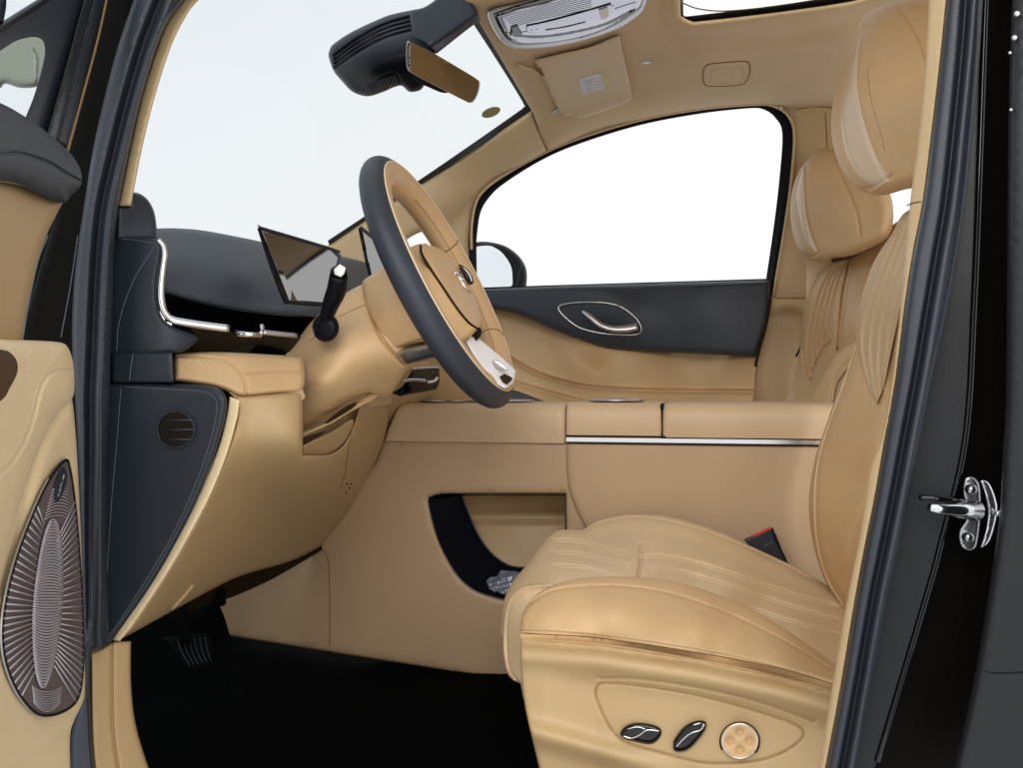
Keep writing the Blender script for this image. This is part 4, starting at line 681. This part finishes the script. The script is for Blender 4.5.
# headrest with posts
m = MB(); dhr = m.panel([(897, 1), (876, 9), (863, 19), (853, 38), (843, 65), (835, 95), (832, 125), (835, 150), (843, 170), (854, 185), (867, 193), (884, 195.5), (905, 190), (935, 182), (965, 150), (975, 90), (965, 30), (935, 0)],
   [(835, 120, 1.60), (880, 100, 1.47), (930, 100, 1.38), (975, 90, 1.36), (870, 190, 1.54), (900, 5, 1.50)], 'leather', sp=2.6, edge=(16, 0.06), thick=0.16, puff=None,
   carve=[([(866, 17), (861, 45), (857, 75), (860, 105), (868, 135), (880, 165), (890, 180)], 1.5, 0.005), ([(897, 3), (908, 20), (920, 42), (926, 60)], 1.3, 0.004), ([(836, 100), (843, 140), (856, 170), (870, 190)], 1.2, 0.003), ([(866, 189), (880, 184), (893, 176)], 1.6, 0.006)])
m.stitch(dhr, [(868, 70), (871, 95), (876, 115), (882, 135), (886, 152)], 'seam', 3.0, 0.0006, lift=0.0004)
m.line(dhr, [(870, 192), (880, 187), (890, 180)], 0.0012, 'leather2', lift=0.0006); hr = m.build('headrest', ds)
m = MB(); m.panel([(866, 22), (861, 45), (858, 75), (861, 105), (869, 135), (880, 162), (891, 180), (872, 186), (857, 172), (846, 150), (842, 120), (846, 90), (854, 60)], lambda x, y: dhr(x, y) - 0.0025, 'shine', sp=2.6, thick=0.001, edge=(2, 0.003)); m.build('headrest_face_highlight', hr)  # highlight on the headrest front, laid on as a paler panel
for Y in (1.44, 1.56):
    m = MB(); m.tube([Pt(925, 185, Y), Pt(930, 250, Y)], 0.007, 'chrome', 12); m.build('headrest_post', ds)
# cushion
seat_o = [(503, 640), (502, 622), (504, 603), (512, 584), (526, 567), (541, 547), (552, 535), (562, 530.5), (583, 530.5), (589, 527), (600, 521), (618, 516.5), (640, 515), (668, 517), (695, 524), (722, 533), (750, 546), (780, 560), (806, 573), (840, 594), (875, 620), (880, 690), (840, 700), (780, 668), (700, 650), (600, 640), (530, 640)]
sY_ = [(505, 640, 1.45), (512, 585, 1.50), (562, 531, 1.70), (640, 516, 1.745), (740, 541, 1.745), (806, 574, 1.73), (590, 560, 1.53), (640, 560, 1.52), (700, 580, 1.52), (760, 605, 1.52), (830, 640, 1.50), (555, 583, 1.41), (640, 580, 1.42), (720, 600, 1.42), (800, 645, 1.40), (600, 600, 1.36), (700, 640, 1.34), (540, 600, 1.40), (600, 540, 1.66), (700, 545, 1.66), (860, 640, 1.55)]
ql = [[(551, 540), (575, 541), (600, 547), (625, 553)], [(556, 553), (578, 554), (605, 560), (630, 566)], [(556, 566), (580, 567), (600, 572), (622, 579)], [(640, 558), (655, 556), (680, 559), (720, 570), (770, 587), (840, 608)], [(650, 569), (672, 570), (700, 577), (745, 591), (790, 606), (838, 620)], [(700, 593), (740, 604), (780, 618), (836, 634)]]
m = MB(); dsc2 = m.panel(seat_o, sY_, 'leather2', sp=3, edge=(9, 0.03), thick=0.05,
   carve=[(p, 1.5, 0.008) for p in ql] + [([(641, 547), (641.5, 560), (640, 570), (638, 580)], 1.6, 0.022), ([(580, 534), (600, 524), (640, 518.5), (690, 527), (735, 543), (780, 563), (815, 582)], 1.1, 0.004), ([(552, 587), (535, 586), (518, 591), (508, 602), (504, 625), (503, 650)], 1.4, 0.008), ([(600, 535), (640, 532), (700, 545), (770, 575), (830, 604)], 6, 0.005)])
for p in ql: m.line(dsc2, [(a, b + 1.8) for a, b in p], 0.0006, 'thread', lift=0.0002)  # pale lines painted as the highlights along the pleats
m.line(dsc2, [(582, 532.5), (600, 522.5), (640, 517), (690, 525.5), (735, 541.5), (780, 561.5), (815, 580)], 0.0008, 'leather2', lift=0.001)
m.build('seat_cushion', ds)
m = MB(); dsk = m.panel([(556, 584, 'c'), (538, 585), (522, 588), (511, 596), (505.5, 610), (503, 632), (503.5, 655), (507, 672), (512, 680), (521, 684.5, 'c'), (524, 700, 'c'), (560, 640, 'c')], [(556, 584, 1.395), (520, 590, 1.41), (503, 640, 1.43), (521, 680, 1.38), (540, 640, 1.35)], 'leather2', sp=2.6, edge=(4, 0.014), thick=0.03, carve=[([(556, 588), (538, 589), (524, 592), (514, 600), (509, 612), (507, 632), (507.5, 655), (510, 670), (517, 682)], 1.2, 0.006)])
m.line(dsk, [(556, 586.5), (538, 587), (522.5, 590), (512.5, 598), (507.5, 611), (505, 632), (505.5, 655), (509, 672), (517, 682)], 0.0012, 'leather2', lift=0.0008); m.build('front_flap', ds)
# near side bolster
no = [(521, 634, 'c'), (522, 618), (529, 604), (540, 593), (555, 585.5), (575, 580), (600, 577.5), (640, 578), (668, 581), (700, 589), (735, 602), (770, 620), (805, 643), (835, 664), (850, 676, 'c'), (850, 690, 'c'), (832, 684), (780, 669), (720, 657), (640, 644), (580, 637)]
nY = [(521, 634, 1.295), (545, 594, 1.345), (600, 578, 1.375), (660, 580, 1.385), (735, 602, 1.385), (840, 668, 1.37), (545, 615, 1.302), (610, 612, 1.293), (700, 628, 1.283), (780, 652, 1.282), (600, 636, 1.283), (720, 655, 1.272), (840, 684, 1.272)]
tb = [(531, 604), (545, 595), (560, 590), (590, 587), (620, 587), (655, 591), (690, 600), (730, 615), (770, 634), (805, 654), (832, 671)]
bt = [(521, 630), (560, 632), (600, 635.5), (640, 640.5), (700, 650), (750, 660), (800, 673), (850, 687)]
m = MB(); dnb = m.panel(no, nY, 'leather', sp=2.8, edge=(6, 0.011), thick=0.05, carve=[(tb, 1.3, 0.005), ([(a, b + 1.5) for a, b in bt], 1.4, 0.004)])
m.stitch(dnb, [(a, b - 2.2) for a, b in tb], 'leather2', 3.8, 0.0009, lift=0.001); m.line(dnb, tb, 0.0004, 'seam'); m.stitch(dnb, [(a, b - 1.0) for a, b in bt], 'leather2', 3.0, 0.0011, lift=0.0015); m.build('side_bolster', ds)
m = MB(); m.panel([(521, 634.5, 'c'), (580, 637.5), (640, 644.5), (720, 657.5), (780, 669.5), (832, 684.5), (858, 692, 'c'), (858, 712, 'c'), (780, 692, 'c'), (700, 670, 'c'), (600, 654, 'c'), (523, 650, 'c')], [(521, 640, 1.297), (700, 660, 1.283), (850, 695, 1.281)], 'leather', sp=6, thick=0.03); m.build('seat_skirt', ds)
# plastic side cover with a recessed switch plate
so3 = [(521, 639, 'c'), (560, 641), (600, 644.5), (640, 649.5), (700, 660), (760, 672), (810, 685), (860, 699, 'c'), (860, 800, 'c'), (546, 800, 'c'), (541, 775), (534, 745), (527, 715), (523, 690), (521, 665)]
pl = [(598, 686), (606, 684), (640, 687), (700, 697), (760, 713), (795, 725), (804, 733), (800, 742), (782, 754), (760, 761), (730, 764), (700, 763), (660, 753), (630, 744), (613, 732), (602, 712), (596, 695)]
plo = outline(pl, 8)
def cov(x, y):
    top = np.interp(x, [521, 600, 700, 780, 860], [637, 643, 658, 675, 698]); u = y - top
    r = 0.012 * np.exp(-((u - 5) / 4.0) ** 2) - 0.010 * np.exp(-((u - 20) / 9.0) ** 2) + 0.022 / (1 + np.exp(-(u - 34 - (x - 600) * 0.00) / 4.5)) * np.clip((x - 535) / 60, 0.15, 1)
    low = -0.018 * np.exp(-((y - (735 + (x - 540) * 0.28)) / 12.0) ** 2) * np.clip((690 - x) / 80, 0, 1)
    return r + low
sc3 = [(521, 640, 1.285), (700, 660, 1.262), (850, 695, 1.262), (545, 780, 1.285), (700, 780, 1.25), (850, 780, 1.25), (620, 700, 1.262)]
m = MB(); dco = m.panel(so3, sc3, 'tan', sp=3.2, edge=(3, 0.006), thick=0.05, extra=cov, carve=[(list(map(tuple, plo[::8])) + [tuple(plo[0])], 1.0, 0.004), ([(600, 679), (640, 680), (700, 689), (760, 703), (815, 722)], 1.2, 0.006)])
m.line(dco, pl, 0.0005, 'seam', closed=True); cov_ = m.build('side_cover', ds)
def knob(name, pts, lns, parent, lift=0.012):
    m = MB(); d = m.panel(pts, lambda x, y: dco(x, y) * 0 + float(dco(np.array(pts[0][0]), np.array(pts[0][1]))) - lift, 'gloss', sp=1.8, thick=0.014, edge=(5, 0.008))
    for p, r in lns: m.line(d, p, r, 'chrome', lift=0.0006)
    return m.build(name, parent)
knob('seat_switch', [(620.5, 734), (626, 727), (637, 723.5), (652, 725), (661, 729), (662.5, 735), (658, 742), (650, 745.5), (636, 743), (624, 739.5)], [([(624, 737), (632, 739), (640, 736), (648, 731), (660, 732)], 0.0012), ([(628, 730), (638, 728), (646, 730)], 0.0008)], cov_)
knob('recline_switch', [(673.5, 746), (675, 740), (683, 729), (692, 723), (701, 721), (707, 723.5), (706, 731), (699, 741), (690, 750), (682, 753), (675, 752)], [([(677, 748), (684, 740), (692, 734), (701, 731), (705, 725)], 0.0012), ([(694, 726), (701, 724)], 0.0009)], cov_)
q = [(740.5 + 20.5 * math.cos(a), 742.5 + 20 * math.sin(a)) for a in np.linspace(0, 2 * math.pi, 29)[:-1]]
m = MB(); kY_ = float(dco(np.array(740.), np.array(742.))) ; m.panel(q, kY_ - 0.001, 'gap', sp=4, thick=0.004); q2 = [(740.5 + (a - 740.5) * .92, 742 + (b - 742.5) * .92) for a, b in q]
def dimp(x, y): return sum(0.008 * np.exp(-(((x - 740.5 - 9.5 * math.cos(t)) ** 2 + (y - 742 - 9 * math.sin(t)) ** 2) / 14)) for t in (0, math.pi / 2, math.pi, -math.pi / 2))
dkb = m.panel(q2, kY_ - 0.012, 'leather', sp=1.5, thick=0.012, edge=(3, 0.004), extra=dimp); q3 = np.array(q2) ; m.tube(P(740.5 + (q3[:, 0] - 740.5) * .94, 742 + (q3[:, 1] - 742) * .94, kY_ - 0.011), 0.0009, 'chrome', 6, True); m.build('lumbar_knob', cov_)
m = MB(); m.box((Pt(700, 760, 1.5)[0], 1.5, 0.64), (0.38, 0.36, 0.10), 'carpet'); m.build('seat_base', ds)
# seat belt buckle
bk = thing('seat_belt_buckle', 'black seat belt buckle with red release button between driver seat and console', 'buckle', Pt(768, 550, 1.78))
m = MB(); dbu = m.panel([(744.5, 540, 'c'), (772, 528.5, 'c'), (775.5, 533), (779, 540), (790, 572, 'c'), (770, 572, 'c')], [(745, 540, 1.77), (772, 529, 1.78), (788, 565, 1.79)], 'navyp', sp=2.5, edge=(2, 0.006), thick=0.03); m.line(dbu, [(765, 547), (773, 543)], 0.0009, 'greythread'); bo = m.build('buckle_body', bk)
m = MB(); m.panel([(747, 538.5, 'c'), (771, 527.5, 'c'), (773, 529.5, 'c'), (748, 541, 'c')], 1.775, 'red', sp=4, thick=0.012); m.build('release_button', bk)
m = MB(); m.line(dbu, [(773, 529), (777, 541), (786, 560), (789, 568)], 0.002, 'black'); m.build('buckle_edge', bk)
# ================================================================== PASSENGER SEAT
ps = thing('passenger_seat', 'tan leather passenger seat behind the console with quilted backrest and cushion headrest', 'car seat', Pt(860, 768, 2.25))
q4 = [[(834 + k * 4.2, 268 - k * 2), (822 + k * 5.0, 290), (812 + k * 5.6, 325), (809 + k * 5.2, 350 - k), (812 + k * 4.6, 374 - k * 9)] for k in range(4)]
pb_ = field([(785, 404, 2.50), (802, 335, 2.48), (834, 262, 2.44), (905, 218, 2.26), (850, 330, 2.25), (900, 330, 2.12), (830, 400, 2.35), (870, 400, 2.2), (950, 300, 2.0)])
m = MB(); dpb = m.panel([(776, 430, 'c'), (785, 404), (792, 384), (799, 362), (802, 335), (806, 305), (816, 280), (834, 262), (860, 248), (885, 231), (905, 218), (925, 212), (950, 240, 'c'), (950, 430, 'c')],
   [(785, 404, 2.50), (802, 335, 2.48), (834, 262, 2.44), (905, 218, 2.26), (850, 330, 2.25), (900, 330, 2.12), (830, 400, 2.35), (870, 400, 2.2), (950, 300, 2.0)], 'leather', sp=3.5, edge=(7, 0.03), thick=0.10,
   carve=[([(852, 250), (848, 272), (844, 290), (841, 315), (838.5, 350)], 1.5, 0.02), ([(862, 245), (860, 280), (857, 345)], 6, -0.008), ([(803, 350), (806, 366), (811, 382), (816, 367), (823, 352), (832, 342)], 1.2, 0.012)] + [(p, 1.3, 0.014) for p in q4])
m.stitch(dpb, [(854, 256), (850, 280), (845, 315), (842, 345)], 'seam', 2.2, 0.0007); m.line(dpb, [(851, 252), (847.5, 272), (843.5, 290), (840.5, 315), (838.3, 352)], 0.0011, 'gap'); m.build('backrest', ps)
m = MB(); dpo = m.panel([(806, 420, 'c'), (812, 398), (822, 380), (834, 359), (845, 349), (860, 339), (880, 330, 'c'), (880, 420, 'c')], [(812, 400, 2.24), (834, 359, 2.20), (860, 340, 2.15), (860, 400, 2.10)], 'leather', sp=3, edge=(5, 0.02), thick=0.06, carve=[([(858, 361), (848, 371), (838, 385), (834, 404)], 1.4, 0.01), ([(860, 354), (847, 363), (836, 378), (831, 402)], 1.3, 0.006)])
m.line(dpo, [(859, 357.5), (847.5, 367), (837, 382), (832.5, 402)], 0.0012, 'leather2', lift=0.001); m.line(dpo, [(858, 361.5), (848, 371.5), (838.5, 385), (834.5, 404)], 0.0012, 'gap'); m.build('side_bolster', ps)
m = MB(); dph = m.panel([(836, 150), (824, 148.5), (812, 156), (802, 168), (795, 184), (791, 204), (792, 224), (796, 242), (803, 254), (813, 261), (828, 262), (850, 257), (872, 248), (888, 238), (893.5, 225), (894, 208), (891, 194), (880, 165), (860, 152)],
   [(792, 210, 2.36), (830, 200, 2.24), (880, 210, 2.16), (810, 258, 2.31), (830, 152, 2.30)], 'leather', sp=2.6, edge=(13, 0.06), thick=0.16,
   carve=[([(807, 166), (806, 190), (808, 215), (813, 236), (819, 252)], 1.4, 0.006), ([(825, 149), (834, 160), (844, 180), (853, 200), (859, 218), (861, 235)], 1.3, 0.006), ([(803, 255), (813, 257), (823, 251)], 1.4, 0.007)])
hr2 = m.build('headrest', ps)
m = MB(); m.panel([(805, 169), (801, 180), (797.5, 195), (800, 215), (804, 232), (810, 247), (818, 251), (812, 236), (807, 215), (805, 190)], lambda x, y: dph(x, y) - 0.003, 'shine', sp=2.4, thick=0.001, edge=(1.5, 0.002)); m.build('headrest_face_highlight', hr2)
m = MB(); m.panel([(832, 262, 'c'), (845, 258), (866, 249), (889, 230, 'c'), (887, 235), (868, 249), (850, 260, 'c')], 2.26, 'gap', sp=3, thick=0.04); m.build('headrest_gap_shade', ps); m = MB(); m.panel([(807, 258, 'c'), (834, 262, 'c'), (834, 300, 'c'), (807, 300, 'c')], 2.5, 'leather2', sp=6, thick=0.03); m.build('backrest_corner', ps)  # dark strip stands in for the shaded gap under the headrest
# ================================================================== ROOF EQUIPMENT
oc = thing('overhead_console', 'silver overhead console with reading lamp buttons and ribbed chrome finish on the roof', 'overhead console', Pt(570, 20, 1.9))
ocY = lambda x, y: field(roofY)(x, y) - 0.03
m = MB(); m.panel([(488, 14), (493, 9), (520, 3), (570, -10), (640, -22), (648, -6), (645, 8), (637, 17), (618, 29), (590, 39), (560, 46), (530, 49.5), (512, 48), (501, 40), (492, 26)], lambda x, y: ocY(x, y), 'satin', sp=4, edge=(3, 0.012), thick=0.03)
m.panel([(493, 14, 'c'), (520, 5), (570, -8), (640, -20, 'c'), (643, 4), (634, 14), (615, 26), (590, 36), (560, 42), (530, 45), (515, 44), (506, 38), (499, 27)], lambda x, y: ocY(x, y) - 0.003, 'gloss', sp=5, edge=(2, 0.002), thick=0.002); obz = m.build('bezel', oc)
m = MB(); dof = m.panel([(498, 16, 'c'), (520, 8.5), (545, 3), (570, -5), (640, -18, 'c'), (642, 2), (632, 13), (614, 24), (590, 34), (560, 41), (530, 43.5), (517, 42), (508, 35), (502, 25)], lambda x, y: ocY(x, y) - 0.008, 'lilac', sp=2.2, edge=(2.5, 0.004), thick=0.004,
   extra=lambda x, y: 0.006 * np.exp(-(segdist(x, y, cr([(515, 36), (550, 36), (600, 26), (630, 12)]), False) / 3.5) ** 2))
for k in range(9): m.line(dof, [(503 + k * 1.2, 15 + k * 1.5), (530, 9.5 + k * 1.6), (556, 2.5 + k * 1.7), (592, -8 + k * 2.1)], 0.0006, 'ink')
m.line(dof, [(506, 33), (540, 30), (580, 20), (636, 2)], 0.0008, 'ink'); m.build('face_plate', oc)
m = MB(); bp = m.panel([(528, 26), (545, 22), (590, 10), (610, 5), (615, 8), (614, 16), (603, 21), (570, 27), (545, 32), (532, 33), (527, 31)], lambda x, y: ocY(x, y) - 0.011, 'lilac', sp=3, edge=(1.5, 0.002), thick=0.004); m.line(bp, [(527, 26), (560, 18.5), (611, 4)], 0.0013, 'gloss'); m.line(bp, [(546, 30), (565, 27), (586, 22)], 0.0013, 'gloss')
m.line(bp, [(531, 30), (533, 30)], 0.0006, 'gap'); m.line(bp, [(536, 29.5), (538, 29)], 0.0006, 'gap'); m.build('button_bar', oc)
m = MB(); m.panel([(599, 10, 'c'), (608, 7.5, 'c'), (609, 16), (602, 20, 'c')], lambda x, y: ocY(x, y) - 0.016, 'white', sp=3, edge=(1, 0.001), thick=0.003); m.build('reading_lamp', oc)
m = MB(); m.panel([(511, 27, 'c'), (518, 25, 'c'), (523, 35, 'c'), (510, 36, 'c')], lambda x, y: ocY(x, y) - 0.011, 'gloss', sp=3, edge=(1, 0.001), thick=0.003); m.build('sensor_window', oc)
m = MB(); m.panel([(629, 15, 'c'), (637, 9, 'c'), (636, 12, 'c')], lambda x, y: ocY(x, y) - 0.0125, 'gloss', sp=3, thick=0.003); m.build('microphone_slot', oc)
sv = thing('sun_visor', 'tan sun visor with white warning label folded against the roof above the passenger window', 'sun visor', Pt(590, 80, 2.25))
m = MB(); dv = m.panel([(535, 60, 'c'), (560, 54), (590, 47), (618, 36), (621, 40), (624, 55), (629, 75), (632, 92), (631, 99), (622, 105), (600, 113), (584, 118), (577, 118), (574, 115.5), (566, 116), (560, 111), (552, 95), (543, 76)], lambda x, y: dr(x, y) - 0.035, 'pale', sp=3.5, edge=(3, 0.012), thick=0.016)
vp = m.build('visor_panel', sv)
m = MB(); dl_ = m.panel([(579, 79, 'c'), (603, 72, 'c'), (608, 88, 'c'), (584, 95, 'c')], lambda x, y: dv(x, y) - 0.001, 'label', sp=5, thick=0.0005); m.line(dl_, [(603, 73), (605, 80), (608.5, 89)], 0.003, 'yellow'); m.line(dl_, [(595, 74.5), (603, 72.5)], 0.002, 'yellow')
m.line(dl_, [(590 + 4.5 * math.cos(a), 78.5 + 2.4 * math.sin(a) - 1.0 * math.cos(a)) for a in np.linspace(0, 6.2, 10)], 0.0006, 'ink', closed=False)
for k in range(4): m.line(dl_, [(585 + k * .9, 84 + k * 2.6), (592 + k, 82 + k * 2.6)], 0.0006, 'ink')
for k in range(3): m.line(dl_, [(595 + k * .9, 82 + k * 3), (601 + k, 80.5 + k * 3)], 0.0005, 'ink')
m.build('warning_label', vp)
m = MB(); vY = lambda x, y: field(roofY)(x, y) - 0.02; m.line(vY, [(518, 65), (526, 68), (534, 70), (541, 73), (547, 72)], 0.0048, 'pale'); m.panel([(539, 69), (544, 67), (550, 70), (551, 75), (546, 77), (540, 74)], lambda x, y: field(roofY)(x, y) - 0.034, 'seam', sp=2.5, thick=0.005); m.build('visor_hinge', sv)
m = MB(); m.line(vY, [(554, 113), (557, 111), (560, 109.5)], 0.005, 'satin'); m.build('visor_clip', sv)
# roof grab recess cover
rg = thing('roof_handle', 'flat tan roof handle recess above the passenger window', 'roof handle', Pt(727, 74, 2.25))
rY = dr
m = MB(); drg = m.panel([(704, 72), (707, 66), (716, 64), (745, 62), (750, 66), (749.5, 75), (746, 82), (738, 85), (712, 86), (705, 83)], lambda x, y: rY(x, y) - 0.006, 'lining', sp=3, edge=(3, 0.006), thick=0.01, carve=[([(711, 71), (714, 68.5), (728, 67.5), (741, 66), (743, 69), (743, 80), (735, 82), (714, 83), (711, 80), (711, 71)], 1, 0.006)])
m.line(drg, [(703.5, 72), (707, 65.5), (716, 63.5), (745, 61.5), (750.5, 66), (750, 75), (746, 82.5), (738, 85.5), (712, 86.5), (704.5, 83), (703.5, 72)], 0.0009, 'seam'); m.build('handle_cover', rg)
m = MB(); m.panel([(643, 63), (646, 61.5), (651, 61.5), (652, 62.5), (648, 64), (644, 64.2)], lambda x, y: rY(x, y) - 0.004, 'white', sp=2, thick=0.002); mc = m.build('roof_microphone', body)
# camera housing and mirror
ch = thing('camera_housing', 'black ribbed camera and sensor housing at the top of the windscreen', 'camera housing', Pt(400, 50, 1.85))
m = MB(); dch = m.panel([(329, 57), (330, 50), (334, 44), (352, 32), (382, 18), (398, 13), (418, 9, 'c'), (428, 40, 'c'), (436, 54), (429, 70), (426, 82), (421, 90), (410, 92), (402, 86), (393, 88), (384, 92), (368, 96.5), (353, 92), (342, 81), (334, 71)],
   [(330, 55, 1.90), (370, 50, 1.81), (400, 50, 1.79), (420, 50, 1.79), (410, 90, 1.86), (360, 90, 1.88), (390, 18, 1.90), (372, 70, 1.80), (355, 70, 1.83)], 'black', sp=2.5, edge=(5, 0.02), thick=0.08, carve=[([(336, 55 + k * 4.2), (360, 38 + k * 4.4), (385, 25 + k * 4.4), (412, 17 + k * 4.4)], 1.3, 0.012) for k in range(4)] + [([(372, 84), (385, 76), (395, 74), (400, 82)], 2, 0.005)])
for k in range(7): m.line(dch, [(377 + k * 2.9, 81 - k * .9), (381 + k * 2.6, 89 - k * 1.0)], 0.0011, 'ink')
for k in range(4): m.line(dch, [(352 + k * 3, 84 + k), (357 + k * 3.2, 92 + k * .7)], 0.0009, 'ink')
m.build('housing_shell', ch)
m = MB(); m.panel([(410, 11, 'c'), (425, 7), (438, -2), (450, -12, 'c'), (466, -14, 'c'), (474, 6), (479, 15, 'c'), (453, 33), (430, 49, 'c'), (413, 44, 'c')], [(415, 20, 1.80), (470, 0, 1.72), (440, 40, 1.78)], 'navyp', sp=4, edge=(3, 0.01), thick=0.04); m.build('mount_cover', ch)
m = MB(); m.panel([(427, 44, 'c'), (452, 28), (478, 11, 'c'), (481, 21, 'c'), (470, 28), (437, 54, 'c')], [(430, 48, 1.80), (480, 18, 1.74), (440, 50, 1.80)], 'ink', sp=4, edge=(1.5, 0.004), thick=0.03); m.build('mount_side', ch)
rm = thing('rear_view_mirror', 'silver edged rear view mirror with glass tinted brown for the cabin reflection below the camera housing', 'mirror', Pt(440, 70, 1.8))
mo = [(407, 44), (409, 41), (414, 43), (432, 52), (456, 66), (477, 79), (480.5, 84), (479, 93), (475, 101), (471, 103), (465, 101), (430, 83), (412, 73), (407.5, 68), (406.5, 56)]
mY = field([(407, 50, 1.70), (480, 90, 1.94), (465, 101, 1.93)])
m = MB(); m.panel(mo, lambda x, y: mY(x, y), 'satin', sp=3, edge=(2, 0.006), thick=0.02); m.panel([(409, 66, 'c'), (430, 82), (452, 92, 'c'), (443, 93), (428, 87), (414, 80)], lambda x, y: mY(x, y) + 0.02, 'black', sp=3, thick=0.02); m.build('mirror_frame', rm)
mo2 = [((a - 443) * .955 + 443.6, (b - 72) * .95 + 72.6) for a, b in mo]
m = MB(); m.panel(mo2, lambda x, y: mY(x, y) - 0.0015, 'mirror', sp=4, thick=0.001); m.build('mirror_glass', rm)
# side windows and structure of the rear cabin that closes the view past the seats
m = MB(); m.panel([(868, 100, 'c'), (1150, 100, 'c'), (1150, 135, 'c'), (868, 135, 'c')], 2.64, 'pale', sp=20, thick=0.05); m.panel([(868, 290, 'c'), (1150, 285, 'c'), (1150, 700, 'c'), (868, 700, 'c')], 2.64, 'pale', sp=30, thick=0.05); m.build('rear_side_trim', body)
